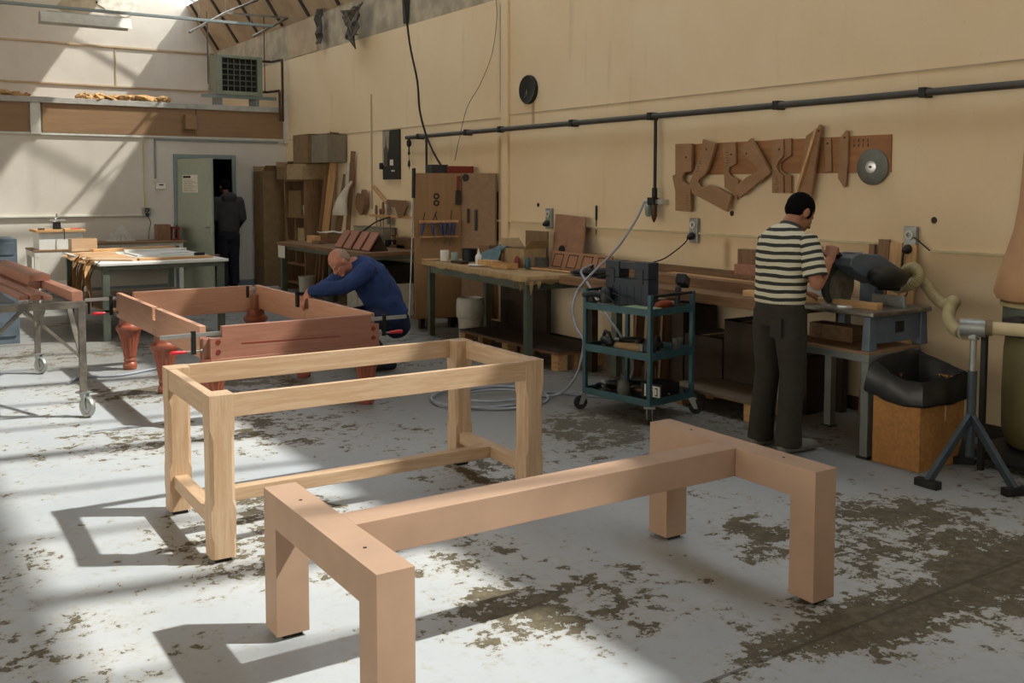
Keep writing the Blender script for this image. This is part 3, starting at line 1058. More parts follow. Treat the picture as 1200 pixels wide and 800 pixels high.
hose('power_lead', 'black lead sagging from the middle socket behind the tool case', 'cable',
     [(XW - .10, 6.36, 1.22), at(800, 287, 0, 6.12), at(780, 302, 0, 6.05), (5.98, at(765, 308, 0, 6).y, at(765, 308, 0, 6).z), (5.9, 6.75, .93), (5.8, 6.9, .88)], .006, M['rubber'])
hose('power_lead', 'black lead from the right hand socket to the saw', 'cable',
     [(XW - .10, 4.2, 1.24), (XW - .06, 4.24, 1.1), (XW - .08, 4.22, 1.0), (6.05, 4.1, .95), (5.95, 4.05, .93)], .006, M['rubber'])
hose('power_lead', 'short black lead from conduit to the right hand socket', 'cable',
     [(XW - .03, 4.18, 1.33), (XW - .05, 4.12, 1.30), (XW - .02, 4.05, 1.235)], .005, M['rubber'])
# hanging cables from the roof
hose('hanging_cable', 'thick black cable hanging from the roof to the cabinet top', 'cable',
     [at(473, -10, 0, 5.75), at(480, 50, 0, 5.82), at(489, 95, 0, 5.88), at(492, 130, 0, 5.92), at(500, 160, 0, 5.96), at(511, 184, 0, 5.9), (5.95, at(517, 194, 0, 5.95).y - .1, 1.86)], .013, M['rubber'])
hose('hanging_wire', 'thin wire hanging from the roof beside the pilaster', 'wire',
     [(XW - .02, 9.62, 3.83), at(582, 25, 0, XW - .03), at(576, 65, 0, XW - .05), at(562, 100, 0, XW - .06), at(546, 130, 0, XW - .1), at(533, 188, 0, XW - .12)], .0035, M['rubber'])
st = tag(MB().box(XW - .03, XW, 9.60, 9.62, 1.05, 1.62).build('steel_rod', M['black']), 'thin dark rod standing against the wall by the cabinet', 'rod')
tag(MB().lathe([(.008, 0), (.011, .02), (.011, .14), (.005, .15), (.0035, .28), (.002, .30)], (XW - .012, 7.77, 1.49), (0, 0, -1), 12).build('screwdriver', M['black'], smooth=True),
    'screwdriver hanging on the cream wall above the leaning board', 'screwdriver')
for (px, py, lb) in ((858, 250, 'dark hole below the templates, in the cream wall'), (1095, 258, 'dark hole in the cream wall at the far right'), (631, 240, 'small dark wall plug above the felt bench')):
    q = wy(px, py)
    tag(MB().lathe([(.001, 0), (.022, .001), (.024, .004), (.001, .005)], q, (-1, 0, 0), 12).build('wall_plug', M['dark']), lb, 'wall plug')

# torn lining and an old bracket up under the eaves
rnd = random.Random(3)
for (px0, py0, px1, py1, lb) in ((336, 28, 370, 64, 'pale board under the eaves with a torn right edge'),):
    p, q = wy(px0, py0), wy(px1, py1)
    pts = [(XW + .028, p[1], 3.85), (XW + .028, p[1], 4.4)]
    n = 9
    for k in range(n + 1):
        pts.append((XW + .028, q[1] + rnd.uniform(-.06, .06), 4.4 - .55 * k / n))
    tag(MB().prism(pts, (-.02, 0, 0)).build('lining_board', M['lining']), lb, 'lining board')
tl_ = MB()
q = at(412, 18, 0, 6.05)
rows = []
for i in range(9):
    row = []
    for j in range(6):
        row.append((6.02 + .05 * rnd.uniform(-1, 1) + .01 * j, q.y + (j - 2.5) * .13 * (1 - i * .05) + rnd.uniform(-.04, .04), q.z + .12 - i * .055 - (.09 if j == 2 else 0) * i * .2 + rnd.uniform(-.03, .03)))
    rows.append(row)
tl_.sheet(rows, (.02, 0, 0))
tag(tl_.build('torn_lining', plain('torn grey lining', '#5a5348', .95, var=.4, scale=20)), 'torn piece of dark lining hanging from the eaves', 'torn lining')
tag(MB().sheet([[(6.14 + .03 * rnd.uniform(-1, 1), at(374 + 3 * j, 40, 0, 6.2).y, 4.45 - i * .09 + rnd.uniform(-.03, .03)) for j in range(3)] for i in range(7)], (.02, 0, 0))
    .build('torn_lining', M['batten']), 'dark torn strip beside the pale board under the eaves', 'torn lining')
tag(MB().prism([(XW + .02, 11.95, 4.45), (XW + .02, 11.78, 4.45), (XW + .02, 11.84, 3.86), (XW + .02, 11.9, 3.86)], (-.05, 0, 0)).build('roof_bracket', M['batten']),
    'dark wedge bracket under the eaves, left of the hanging cable', 'bracket')

# ================================================================ BACK WALL FITTINGS
cb = thing('cable_conduit', 'cream conduit on the white back wall with its uprights', 'conduit', (3, YB, 1.2))
MB().box(-3, 3.87, YB - .04, YB, 1.205, 1.235).build('trunking', M['offwhite'], cb, bevel=.003)
MB().box(3.862, 3.885, YB - .025, YB, 1.24, 2.46).build('upright', M['cream'], cb, bevel=.003)
MB().box(4.03, 4.06, YB - .025, YB, 1.78, 2.44).build('upright', M['frame'], cb, bevel=.003)
MB().box(4.03, 6.1, YB - .02, YB, 2.41, 2.44).build('trunking', M['frame'], cb, bevel=.003)
sk = thing('wall_socket', 'grey wall socket on the white back wall left of the door', 'socket', (3.89, YB, 1.2))
MB().box(3.83, 3.95, YB - .05, YB, 1.19, 1.34).build('plate', M['zinc'], sk, bevel=.006)
MB().ring((3.89, YB - .05, 1.30), (0, -1, 0), .02, .034, .012, 18).build('outlet', M['black'], sk, smooth=True)
MB().lathe([(.03, 0), (.03, .03), (.012, .05)], (3.89, YB - .05, 1.235), (0, -1, -.3), 14).build('plug', M['black'], sk, smooth=True)
hose('power_lead', 'thin lead hanging from the back wall socket to the bench', 'cable', [(3.89, YB - .09, 1.2), (3.93, YB - .1, 1.1), (3.90, YB - .1, .95), (3.88, YB - .16, .84)], .006, M['rubber'])
ct = thing('thermostat', 'small white control box with dark display beside the door', 'control box', (4.10, YB, 1.63))
MB().box(4.04, 4.19, YB - .04, YB, 1.635, 1.725).build('body', M['plastic'], ct, bevel=.005)
MB().box(4.09, 4.16, YB - .043, YB - .04, 1.69, 1.712).build('display', M['ink'], ct)
MB().box(4.015, 4.075, YB - .035, YB, 1.74, 1.80).build('cable_box', M['offwhite'], ct, bevel=.004)

# unit heater on the mezzanine edge
ht = thing('unit_heater', 'square grey green unit heater with a dark grille on the mezzanine', 'heater', (5.54, 16.75, 3.10))
HX0, HX1, HZ0, HZ1, HY = 5.14, 5.93, 3.22, 3.89, 16.55
b = MB().box(HX0, HX0 + .09, HY, HY + .5, HZ0, HZ1).box(HX1 - .09, HX1, HY, HY + .5, HZ0, HZ1)
b.box(HX0 + .09, HX1 - .09, HY, HY + .5, HZ0, HZ0 + .07).box(HX0 + .09, HX1 - .09, HY, HY + .5, HZ1 - .05, HZ1)
b.box(HX0 + .09, HX1 - .09, HY + .1, HY + .5, HZ0 + .07, HZ1 - .05)
b.build('casing', plain('grey green enamel', '#7f8573', .45, var=.06), ht, bevel=.006)
MB().box(HX0 + .09, HX1 - .09, HY + .08, HY + .101, HZ0 + .07, HZ1 - .05).build('core', M['black'], ht)
lv = MB()
for k in range(7):
    x = HX0 + .09 + (HX1 - HX0 - .18) * k / 6
    lv.box(x - .006, x + .006, HY + .004, HY + .02, HZ0 + .07, HZ1 - .05)
for k in range(1, 6):
    z = HZ0 + .07 + (HZ1 - HZ0 - .12) * k / 6
    lv.box(HX0 + .09, HX1 - .09, HY + .03, HY + .06, z - .008, z + .008)
lv.build('grille', M['green'], ht)
MB().box(HX0 - .25, HX1 + .25, HY + .02, HY + .08, 3.17, 3.22).build('support_rail', M['frame'], ht)
for xx in (HX0 + .05, HX1 - .1):
    MB().box(xx, xx + .05, HY + .05, HY + .45, 3.02, 3.22).build('foot', M['frame'], ht)
for z, n_ in ((3.84, 0), (3.31, 1)):
    x2 = 6.12 - .07 * n_
    hp = [(HX1, HY + .12, z), (x2 - .05, HY + .12, z), (x2, HY + .10, z), (x2, YB - .18 - .05 * n_, z - .02), (x2, YB - .2 - .05 * n_, z - .08), (x2, YB - .2 - .05 * n_, 2.78)]
    MB().sweep(hp, .022, 10).build('water_pipe', M['copper'], ht, smooth=True)
MB().cyl((5.02, HY + .1, 3.4), (5.02, HY + .1, 4.6), .008, 8).build('hanger_rod', M['batten'], ht)
MB().cyl((6.02, HY + .15, 3.3), (6.02, HY + .15, 4.6), .008, 8).build('hanger_rod', M['batten'], ht)

# insulation wool along the mezzanine edge (loose, uncountable)
fb = MB()
r3 = random.Random(11)
for i in range(70):
    x = r3.uniform(2.9, 4.35)
    if r3.random() < .25:
        x = r3.uniform(1.2, 2.2)
    fb.ell((x, YB + r3.uniform(-.0, .2), 3.03 + r3.uniform(0, .05)), (r3.uniform(.05, .13), r3.uniform(.05, .12), r3.uniform(.02, .055)), Euler((r3.uniform(-.4, .4), r3.uniform(-.4, .4), r3.uniform(0, 3))).to_matrix(), 8, 6)
fo = fb.build('insulation_wool', M['fluff'])
dm = fo.modifiers.new('lumps', 'DISPLACE')
tx = bpy.data.textures.new('lumps', 'CLOUDS')
tx.noise_scale = .05
dm.texture = tx
dm.strength = .05
tag(fo, 'loose tan insulation wool lying along the mezzanine edge', 'insulation', kind='stuff')

# roof steelwork, light fitting
ft = thing('fluorescent_light', 'long fluorescent batten light with a dull steel reflector under the roof', 'light', (2.8, 15, 4.0))
lx0, lx1 = at(46, 15, 1, 15.0).x, at(152, 25, 1, 15.0).x
MB().prism([(lx0, 14.86, 3.93), (lx0, 14.94, 4.08), (lx0, 15.06, 4.08), (lx0, 15.14, 3.93), (lx0, 15.06, 3.99), (lx0, 14.94, 3.99)], (lx1 - lx0, 0, 0)).build('reflector', M['offwhite'], ft)
MB().cyl((lx0 + .02, 15.0, 3.975), (lx1 - .02, 15.0, 3.975), .013, 12).build('tube', M['plastic'], ft, smooth=True)
MB().box(lx0 + .1, lx1 - .1, 14.98, 15.02, 4.06, 4.10).build('body', M['zinc'], ft)
lr = thing('light_rail', 'dark steel rail under the roof that carries the fluorescent light', 'rail', (2, 15, 4.08))
MB().bar((-4, 15.0, 4.125), (5.55, 15.0, 4.175), .05, .04).build('rail', M['frame'], lr, bevel=.004)
hr = MB()
for x in (-2, .5, 1.9, 4.4, 5.2):
    MB().cyl((x, 15.0, 4.14), (x, 15.0, min(6.2, 4.42 + (6.28 - x) * 1.2)), .005, 6).build('hanger_rod', M['zinc'], lr)
hr.bm.free()
tf = thing('roof_truss', 'angle iron roof frame above the heater', 'roof frame', (5, 15, 4.2))
pA, pB_, pC, pD = at(264, 15, 1, 15.6), at(337, 21, 1, 15.6), at(296, 43, 1, 14.6), at(222, 38, 1, 14.6)
for a, c in ((pA, pB_), (pB_, pC), (pA, pD), (pA, at(302, 0, 1, 16.4))):
    MB().bar(a, c, .028, .032).build('angle_bar', M['steelraw'], tf)
MB().cyl(pA, pA + Vector((0, 0, .9)), .006, 6).build('hanger_rod', M['zinc'], tf)
MB().cyl(at(243, 30, 1, 15.2), at(246, 105, 1, 16.3), .008, 6).build('hanger_rod', M['zinc'], tf)

# ================================================================ HELPERS FOR FURNITURE
def caster(parent, x, y, rw=.05, top=.13, yaw=0., wheelmat=None, base=.0, w=.03):
    """swivel caster as a part: fork plate with a wheel sub-part"""
    R = Matrix.Translation((x, y, base)) @ Matrix.Rotation(yaw, 4, 'Z')
    b = MB(R)
    b.box(-.04, .04, -.04, .04, top - .012, top)
    for s in (-1, 1):
        b.hexa([(-.02, s * (w / 2 + .004) - .003, top - .012), (.03, s * (w / 2 + .004) - .003, top - .012), (.03, s * (w / 2 + .004) + .003, top - .012), (-.02, s * (w / 2 + .004) + .003, top - .012),
                (.022, s * (w / 2 + .004) - .003, rw - .012), (.05, s * (w / 2 + .004) - .003, rw - .012), (.05, s * (w / 2 + .004) + .003, rw - .012), (.022, s * (w / 2 + .004) + .003, rw - .012)])
    f = b.build('caster_fork', M['zinc'], parent, local=True)
    wb_ = MB(R)
    wb_.lathe([(.012, -w * .5), (rw * .62, -w * .5), (rw * .7, -w * .35), (rw * .94, -w * .45), (rw, -w * .2), (rw, w * .2), (rw * .94, w * .45), (rw * .7, w * .35), (rw * .62, w * .5), (.012, w * .5)],
              (.036, 0, rw), (0, 1, 0), 28)
    wb_.build('wheel', wheelmat or M['rubber'], f, local=True, smooth=True)


def steel_table(name, label, cat, x0, x1, y0, y1, z, topmat, legmat, tk=.03, leg=.05, shelf=None, rot=0, inset=.04, rail=.05, group=None, shelfmat=None):
    cx, cy = (x0 + x1) / 2, (y0 + y1) / 2
    t = thing(name, label, cat, (cx, cy, 0), rot, group)
    hx, hy = (x1 - x0) / 2, (y1 - y0) / 2
    MB().box(-hx, hx, -hy, hy, z - tk, z).build('table_top', topmat, t, bevel=.004, local=True)
    for sx in (-1, 1):
        for sy in (-1, 1):
            x, y = sx * (hx - inset - leg / 2), sy * (hy - inset - leg / 2)
            MB().box(x - leg / 2, x + leg / 2, y - leg / 2, y + leg / 2, 0, z - tk).build('leg', legmat, t, bevel=.003, local=True)
    rx_, ry_ = hx - inset, hy - inset
    for s in (-1, 1):
        MB().box(-rx_, rx_, s * (ry_ - .01) - .014, s * (ry_ - .01) + .014, z - tk - rail, z - tk).build('rail', legmat, t, local=True)
        MB().box(s * (rx_ - .01) - .014, s * (rx_ - .01) + .014, -ry_ + .03, ry_ - .03, z - tk - rail, z - tk).build('rail', legmat, t, local=True)
    if shelf:
        MB().box(-rx_, rx_, -ry_, ry_, shelf - .02, shelf).build('shelf', shelfmat or topmat, t, local=True)
    return t


def block(name, label, cat, x0, x1, y0, y1, z0, z1, mat, bevel=.003, rot=0, group=None):
    cx, cy = (x0 + x1) / 2, (y0 + y1) / 2
    hx, hy = (x1 - x0) / 2, (y1 - y0) / 2
    o = MB().box(-hx, hx, -hy, hy, 0, z1 - z0).build(name, mat, matrix=FR(cx, cy, z0, rot), bevel=bevel)
    return tag(o, label, cat, group)


def carton(name, label, x0, x1, y0, y1, z0, z1, mat=None, flaps=True, rot=0, group=None, cat='box'):
    """cardboard carton, body plus raised flaps"""
    mat = mat or M['card']
    t = thing(name, label, cat, ((x0 + x1) / 2, (y0 + y1) / 2, z0), rot, group)
    hx, hy, h = (x1 - x0) / 2, (y1 - y0) / 2, z1 - z0
    b = MB()
    e = .008
    b.box(-hx, hx, -hy, hy, 0, e)
    b.box(-hx, -hx + e, -hy, hy, e, h).box(hx - e, hx, -hy, hy, e, h).box(-hx + e, hx - e, -hy, -hy + e, e, h).box(-hx + e, hx - e, hy - e, hy, e, h)
    if not flaps:
        b.box(-hx, hx, -hy, hy, h - e, h)
    b.build('body', mat, t, local=True)
    if flaps:
        for s in (-1, 1):
            MB().hexa([(-hx, s * hy - .004, h), (hx, s * hy - .004, h), (hx, s * hy + .004, h), (-hx, s * hy + .004, h),
                       (-hx + .02, s * (hy + .07) - .004, h + .09), (hx - .02, s * (hy + .07) - .004, h + .09), (hx - .02, s * (hy + .07) + .004, h + .09), (-hx + .02, s * (hy + .07) + .004, h + .09)]).build('flap', mat, t, local=True)
    else:
        MB().box(-hx - .001, hx + .001, -.03, .03, h - .0, h + .001).build('tape', M['card2'], t, local=True)
    return t


def plank(name, label, cat, p, q, w, h, mat, group=None, up=(0, 0, 1)):
    """board from p to q with grain along its length"""
    p, q = Vector(p), Vector(q)
    L = (q - p).length
    X = (q - p).normalized()
    Z = Vector(up)
    Z = (Z - X * Z.dot(X)).normalized()
    Y = Z.cross(X)
    R = Matrix((X, Y, Z)).transposed().to_4x4()
    o = MB().box(0, L, -w / 2, w / 2, -h / 2, h / 2).build(name, mat, matrix=Matrix.Translation(p) @ R, bevel=.002)
    return tag(o, label, cat, group)


# ================================================================ LEFT: TIMBER CART
ca = thing('timber_cart', 'raw steel wheeled timber cart at the left edge', 'cart', (.5, 8.6, 0))
for (x, y) in ((1.345, 7.62), (1.325, 9.62), (-.35, 7.62), (-.35, 9.62)):
    MB().box(x - .024, x + .024, y - .024, y + .024, .185, .80).build('post', M['steelraw'], ca, bevel=.003)
    caster(ca, x - ca.location.x, y - ca.location.y, .075, .185, -1.1, M['zinc'], 0, .035)
for y in (7.62, 9.62):
    MB().box(-.375, 1.37, y - .025, y + .025, .80, .85).build('top_rail', M['steelraw'], ca, bevel=.003)
    MB().bar((1.33, y, .44), (.98, y, .80), .022, .035, (0, 1, 0)).build('brace', M['steelraw'], ca)
    MB().bar((-.33, y, .44), (.0, y, .80), .022, .035, (0, 1, 0)).build('brace', M['steelraw'], ca)
    MB().bar((.95, y, .80), (.60, y, .44), .022, .035, (0, 1, 0)).build('brace', M['steelraw'], ca)
for x in (1.345, -.35, .5):
    MB().box(x - .025, x + .025, 7.645, 9.595, .80, .85).build('side_rail', M['steelraw'], ca, bevel=.003)
MB().bar((1.345, 7.66, .44), (1.345, 8.2, .80), .022, .035, (1, 0, 0)).build('brace', M['steelraw'], ca)
MB().bar((1.335, 9.58, .44), (1.335, 9.0, .80), .022, .035, (1, 0, 0)).build('brace', M['steelraw'], ca)
gtim = 'timbers on the wheeled cart'
plank('timber', 'pale ended timber on the cart, rightmost and lowest', 'timber', (1.318, 7.60, .885), (1.235, 9.9, .885), .075, .07, M['sapx'], gtim)
plank('timber', 'thick short timber lying on top of the others on the cart', 'timber', (1.218, 8.62, .945), (1.14, 10.5, .945), .15, .05, M['sapx'], gtim)
plank('timber', 'square timber under the thick short one on the cart', 'timber', (1.19, 8.70, .885), (1.13, 10.3, .885), .09, .066, M['sapx'], gtim)
plank('timber', 'long narrow moulding on the cart, left of the pale ended timber', 'timber', (1.15, 7.78, .866), (1.05, 10.2, .866), .06, .03, M['sapx'], gtim)
plank('timber', 'long flat moulding on the cart, second from the left', 'timber', (1.075, 7.80, .872), (.975, 10.2, .872), .06, .042, M['sapx'], gtim)
plank('timber', 'leftmost long moulding lying on the cart', 'timber', (1.0, 7.86, .866), (.90, 10.2, .866), .06, .03, M['sapx'], gtim)
gc = thing('grey_cabinet', 'plain grey cabinet with a drawer front behind the timber cart', 'cabinet', (1.05, 11.9, 0))
MB().box(.65, 1.43, 11.6, 12.2, 0, 1.12).build('body', M['bluegrey'], gc, bevel=.005)
MB().box(.70, 1.40, 11.585, 11.6, .95, 1.08).build('drawer', M['bluegrey'], gc, bevel=.003)
MB().box(.70, 1.40, 11.585, 11.6, .08, .93).build('door', M['bluegrey'], gc, bevel=.003)
gl = plank('grey_board', 'grey sheet lying flat on the wheeled cart under the mouldings', 'board', (.55, 7.70, .856), (.5, 10.0, .856), .75, .012, plain('grey sheet', '#5d636a', .5))

# ================================================================ LEFT: WHITE TOPPED TABLE
wt = steel_table('work_table', 'work table with a shiny white top and hanging offcut strips', 'table', 2.16, 3.56, 11.15, 13.45, .85, M['white'], M['green'], .03, .07, .34, shelfmat=M['brownx'])
plank('timber', 'honey coloured flat timber along the front of the white topped table', 'timber', (2.62, 11.42, .863), (3.44, 11.44, .863), .16, .026, M['pinex'], 'timbers on the white table')
plank('timber', 'wide pale board at the left of the white topped table', 'timber', (2.20, 11.75, .861), (2.62, 11.42, .861), .28, .02, M['oakx'], 'timbers on the white table')
plank('timber', 'long timber with a rough edge at the back of the white topped table', 'timber', (2.45, 13.1, .872), (3.5, 13.3, .872), .12, .04, M['pinex'], 'timbers on the white table')
plank('timber', 'thin dark strip on the right corner of the white topped table', 'timber', (3.1, 11.62, .858), (3.62, 11.7, .858), .03, .014, M['brownx'], 'timbers on the white table')
wpn = thing('tray', 'white panel with a grey tool on the white topped table', 'panel', (3.2, 12.3, .85))
MB().box(2.75, 3.5, 12.0, 12.7, .8505, .868).build('sheet', M['white'], wpn, bevel=.002)
MB().box(2.75, 3.5, 12.66, 12.7, .868, .90).build('raised_edge', M['white'], wpn, bevel=.002)
tag(MB().box(3.36, 3.48, 11.80, 11.84, .8505, .89).build('plane_iron', M['black'], bevel=.004), 'small black tool at the right end of the white topped table', 'tool')
plank('steel_rule', 'grey steel rule lying on the white panel', 'rule', (3.05, 12.1, .871), (3.4, 12.25, .871), .05, .005, M['zinc'])
bp_ = MB()
rows = []
for i in range(7):
    rows.append([(2.12 + .09 * i + .02 * math.sin(j * 2.1), 11.55 + .19 * j, .862 + .004 * math.sin(i * 2 + j) - (.05 if i == 0 else 0)) for j in range(9)])
tag(bp_.sheet(rows, (0, 0, -.008)).build('brown_paper', plain('brown kraft paper', '#b8926a', .8), smooth=True), 'sheet of brown paper draped over the left edge of the white topped table', 'paper')
r5 = random.Random(5)
for k in range(11):
    y = 11.28 + k * .12
    ln = (.50, .36, .60, .30, .42, .52, .30, .44, .36, .50, .4)[k]
    xo = 2.128 - .003 * (k % 3)
    pts = []
    for i in range(7):
        t = i / 6
        pts.append(((xo + .03 * (1 - t) ** 6 * 3) - .02 * math.sin(t * 3 + k) - .012, y + .02 * math.sin(t * 4 + k * 1.7), .872 - ln * t if i else .872))
    w2 = r5.uniform(.04, .085)
    ca_, sa_ = (.75, .66) if k % 2 else (.45, .9)
    rws = [[(p[0] - w2 * ca_ * .9, p[1] - w2 * sa_ / 2, p[2]) for p in pts], [(p[0] + w2 * ca_ * .1, p[1] + w2 * sa_ / 2, p[2]) for p in pts]]
    o = MB().sheet(rws, (-.003, 0, 0)).build('veneer_strip', M['pinez'] if k % 2 else M['brownz'])
    tag(o, 'curling wood strip hanging from the left end of the white topped table', 'wood strip', 'wood strips hanging off the white table')
bx = thing('wooden_box', 'open pale wooden box standing at the back left of the white topped table', 'box', (2.58, 13.2, .85))
X_, Y_ = 2.42, 13.34
MB().box(2.24, 2.54, 13.2, 13.44, .866, .876).build('bottom', M['pinex'], bx)
for (a, b_, c, d_) in ((2.24, 2.255, 13.2, 13.44), (2.525, 2.54, 13.2, 13.44), (2.255, 2.525, 13.2, 13.215), (2.255, 2.525, 13.425, 13.44)):
    MB().box(a, b_, c, d_, .876, 1.02).build('side', M['oakx'], bx, bevel=.001)

# ================================================================ LEFT: WHITE SIDE BENCH WITH CHEST AND ROUTER
steel_table('side_table', 'white painted steel side table under the white chest', 'table', 2.02, 2.74, 14.75, 15.55, .80, M['brownx'], M['offwhite'], .025, .06, .3, shelfmat=M['white'], inset=.01, rail=.07)
ch = thing('white_chest', 'white chest with a wooden lid on the white side table', 'chest', (2.38, 15.1, .80))
MB().box(2.10, 2.66, 14.82, 15.35, .80, 1.04).build('body', M['white'], ch, bevel=.003)
MB().box(2.06, 2.70, 14.78, 15.39, 1.04, 1.075).build('lid', M['pinex'], ch, bevel=.003)
ro = thing('router', 'router with a chrome base standing on the lid of the white chest', 'router', (2.36, 15.0, 1.075))
MB().lathe([(.055, 0), (.055, .03), (.05, .07), (.048, .10)], (2.36, 15.0, 1.075), (0, 0, 1), 20).build('motor', M['black'], ro, smooth=True)
MB().lathe([(.03, .0), (.062, .01), (.062, .03), (.03, .04), (.028, .07), (.012, .08), (.012, .12), (.004, .125)], (2.36, 15.0, 1.17), (0, 0, 1), 20).build('collet', M['bright'], ro, smooth=True)
MB().cyl((2.27, 14.99, 1.2), (2.47, 14.99, 1.2), .013, 10).build('side_handle', M['bright'], ro, smooth=True)
MB().sweep([(2.38, 14.95, 1.10), (2.41, 14.88, 1.09), (2.415, 14.76, 1.08), (2.415, 14.755, 1.0), (2.415, 14.76, .94)], .006, 8).build('cord', M['rubber'], ro, smooth=True)
tag(MB().bar((2.52, 14.9, 1.083), (2.66, 14.92, 1.083), .02, .014).build('red_pencil', M['red'], bevel=.003), 'red marking tool on the lid of the white chest', 'tool')
tag(MB().box(2.10, 2.18, 14.84, 14.9, 1.0755, 1.098).build('sanding_block', M['dark'], bevel=.003), 'small dark block on the left of the white chest lid', 'block')

# ================================================================ BACK BENCH ALONG THE WHITE WALL
bbn = steel_table('back_bench', 'grey bench along the white back wall left of the door', 'bench', 2.78, 4.33, 15.66, 16.24, .83, M['ply'], M['offwhite'], .03, .06, .45, shelfmat=M['brownx'])
fan = thing('wooden_jig', 'pale fan shaped wooden jig on the bench against the white wall', 'jig', (3.4, 16.0, .83))
MB().box(3.22, 3.62, 15.9, 16.1, .83, .85).build('jig_base', M['offwhite'], fan, bevel=.003)
MB().prism([(3.24, 15.98, .85), (3.58, 15.98, .85), (3.58, 15.98, .90), (3.50, 15.98, 1.02), (3.44, 15.98, 1.09), (3.40, 15.98, 1.06), (3.34, 15.98, .94), (3.26, 15.98, .96)], (0, .03, 0)).build('fan', M['offwhite'], fan, bevel=.003)
for k in range(4):
    MB().prism([(3.29 + k * .065, 15.93, .85), (3.33 + k * .065, 15.93, .85), (3.36 + k * .04, 15.93, .94), (3.34 + k * .04, 15.93, .94)], (0, .02, 0)).build('rib', M['offwhite'], fan)
block('wood_block', 'tall square wooden block at the right of the back bench', 'block', 3.94, 4.13, 15.80, 16.05, .83, 1.08, M['brownz'])
rt = thing('glue_press', 'small dark red press on the back bench next to the wooden block', 'press', (4.22, 15.9, .83))
MB().box(4.15, 4.28, 15.8, 15.98, .83, .85).build('foot', M['reddark'], rt, bevel=.003)
MB().box(4.15, 4.18, 15.84, 15.94, .85, 1.03).build('column', M['reddark'], rt, bevel=.003)
MB().box(4.25, 4.28, 15.84, 15.94, .85, 1.03).build('column', M['reddark'], rt, bevel=.003)
MB().box(4.15, 4.28, 15.82, 15.96, 1.01, 1.04).build('crosshead', M['reddark'], rt, bevel=.003)
MB().cyl((4.215, 15.89, .90), (4.215, 15.89, 1.1), .012, 12).build('screw', M['steel'], rt, smooth=True)
tag(MB().lathe([(.03, 0), (.035, .05), (.03, .1), (.018, .14), (.022, .2), (.012, .22)], (4.31, 16.12, .83), (0, 0, 1), 18).build('spray_can', M['black'], smooth=True), 'dark can at the right end of the back bench by the door', 'can')

# ================================================================ CORNER SHELF, CARTONS, PLANKS
SXF = 5.86
ya, yb_ = at(357, 250, 0, SXF).y, at(334, 250, 0, SXF).y
sh = thing('storage_shelf', 'open wooden shelf unit in the corner by the old bench', 'shelf', (5.98, (ya + yb_) / 2, 0))
ztop = at(357, 210, 0, SXF).z
MB().box(SXF, 6.22, ya, ya + .03, 0, ztop).build('side_panel', M['brownz'], sh)
MB().box(SXF, 6.22, yb_ - .03, yb_, 0, ztop).build('side_panel', M['brownz'], sh)
MB().box(6.19, 6.22, ya, yb_, 0, ztop).build('back_panel', M['dark'], sh)
for z in (.12, .42, at(345, 284, 0, SXF).z, at(345, 255, 0, SXF).z, ztop - .03):
    MB().box(SXF, 6.19, ya + .03, yb_ - .03, z, z + .025).build('shelf_board', M['browny'], sh)
MB().box(SXF + .01, 6.19, (ya + yb_) / 2, (ya + yb_) / 2 + .02, .45, at(345, 255, 0, SXF).z).build('divider', M['brownz'], sh)
zs1, zs2 = at(345, 255, 0, SXF).z + .025, at(345, 284, 0, SXF).z + .025
carton('carton', 'brown carton on the middle level of the corner shelf', SXF + .03, 6.1, yb_ - .62, yb_ - .08, zs1, zs1 + .42, M['card'], False)
tag(MB().lathe([(.06, 0), (.075, .17), (.079, .175), (.07, .172), (.056, .01)], (SXF + .12, ya + .17, zs1), (0, 0, 1), 20).build('plastic_pot', M['plastic'], smooth=True), 'small white plastic pot on the middle level of the corner shelf', 'pot')
carton('carton', 'low carton in the lower right bay of the corner shelf', SXF + .03, 6.05, ya + .06, (ya + yb_) / 2 - .05, zs2, zs2 + .22, M['card2'], False)
carton('carton', 'pale long carton lying on top of the corner shelf', 5.82, 6.22, ya - .02, ya + .72, ztop, ztop + .25, M['card2'], False)
carton('carton', 'large plain carton stacked above the pale long carton', 5.88, 6.22, ya - .12, ya + .5, ztop + .252, ztop + .70, M['card'], False)
carton('carton', 'greyish carton at the top right of the carton stack', 5.92, 6.22, ya - .78, ya - .16, ztop + .25, ztop + .68, plain('grey card', '#7d7360', .85), False)
o = carton('carton', 'open topped dark carton left of the stack on the corner shelf', 5.80, 6.1, yb_ - .20, yb_ + .2, ztop, ztop + .2, M['card'], True)
MB().box(SXF + .06, 6.2, ya - .20, ya - .02, 0, .05).build('foot_rail', M['brownx'], sh)
carton('tall_carton', 'tall narrow cardboard carton standing in the corner against the back wall', 5.62, 5.98, 15.75, 16.2, 0, 1.93, M['card'], True)
gsl = 'slats leaning by the corner shelf'
for k in range(5):
    y = ya - .05 - .075 * k
    plank('slat', 'brown slat leaning against the side of the corner shelf', 'slat', (6.0 + .03 * (k % 2), y, 0.0), (6.18, y - .02, 1.76), .06, .02, M['brownx'], gsl, (0, 1, 0))
gpl = 'tall boards leaning by the corner shelf'
yk = at(388, 160, 0, 6.1).y
plank('leaning_board', 'tallest board leaning against the wall beside the cartons', 'board', (6.02, yk + .22, .855), (6.17, yk + .03, at(388, 155, 0, 6.14).z), .14, .025, M['brownx'], gpl, (.3, 1, 0))
plank('leaning_board', 'second tall board leaning in front of the tallest one', 'board', (5.97, yk + .0, .855), (6.12, yk - .12, at(395, 165, 0, 6.1).z), .10, .025, M['pinex'], gpl, (.3, 1, 0))
plank('leaning_board', 'shorter board leaning at the right of the tall pair', 'board', (6.03, yk - .32, .855), (6.16, yk - .42, 1.86), .10, .02, M['brownx'], gpl, (.3, 1, 0))
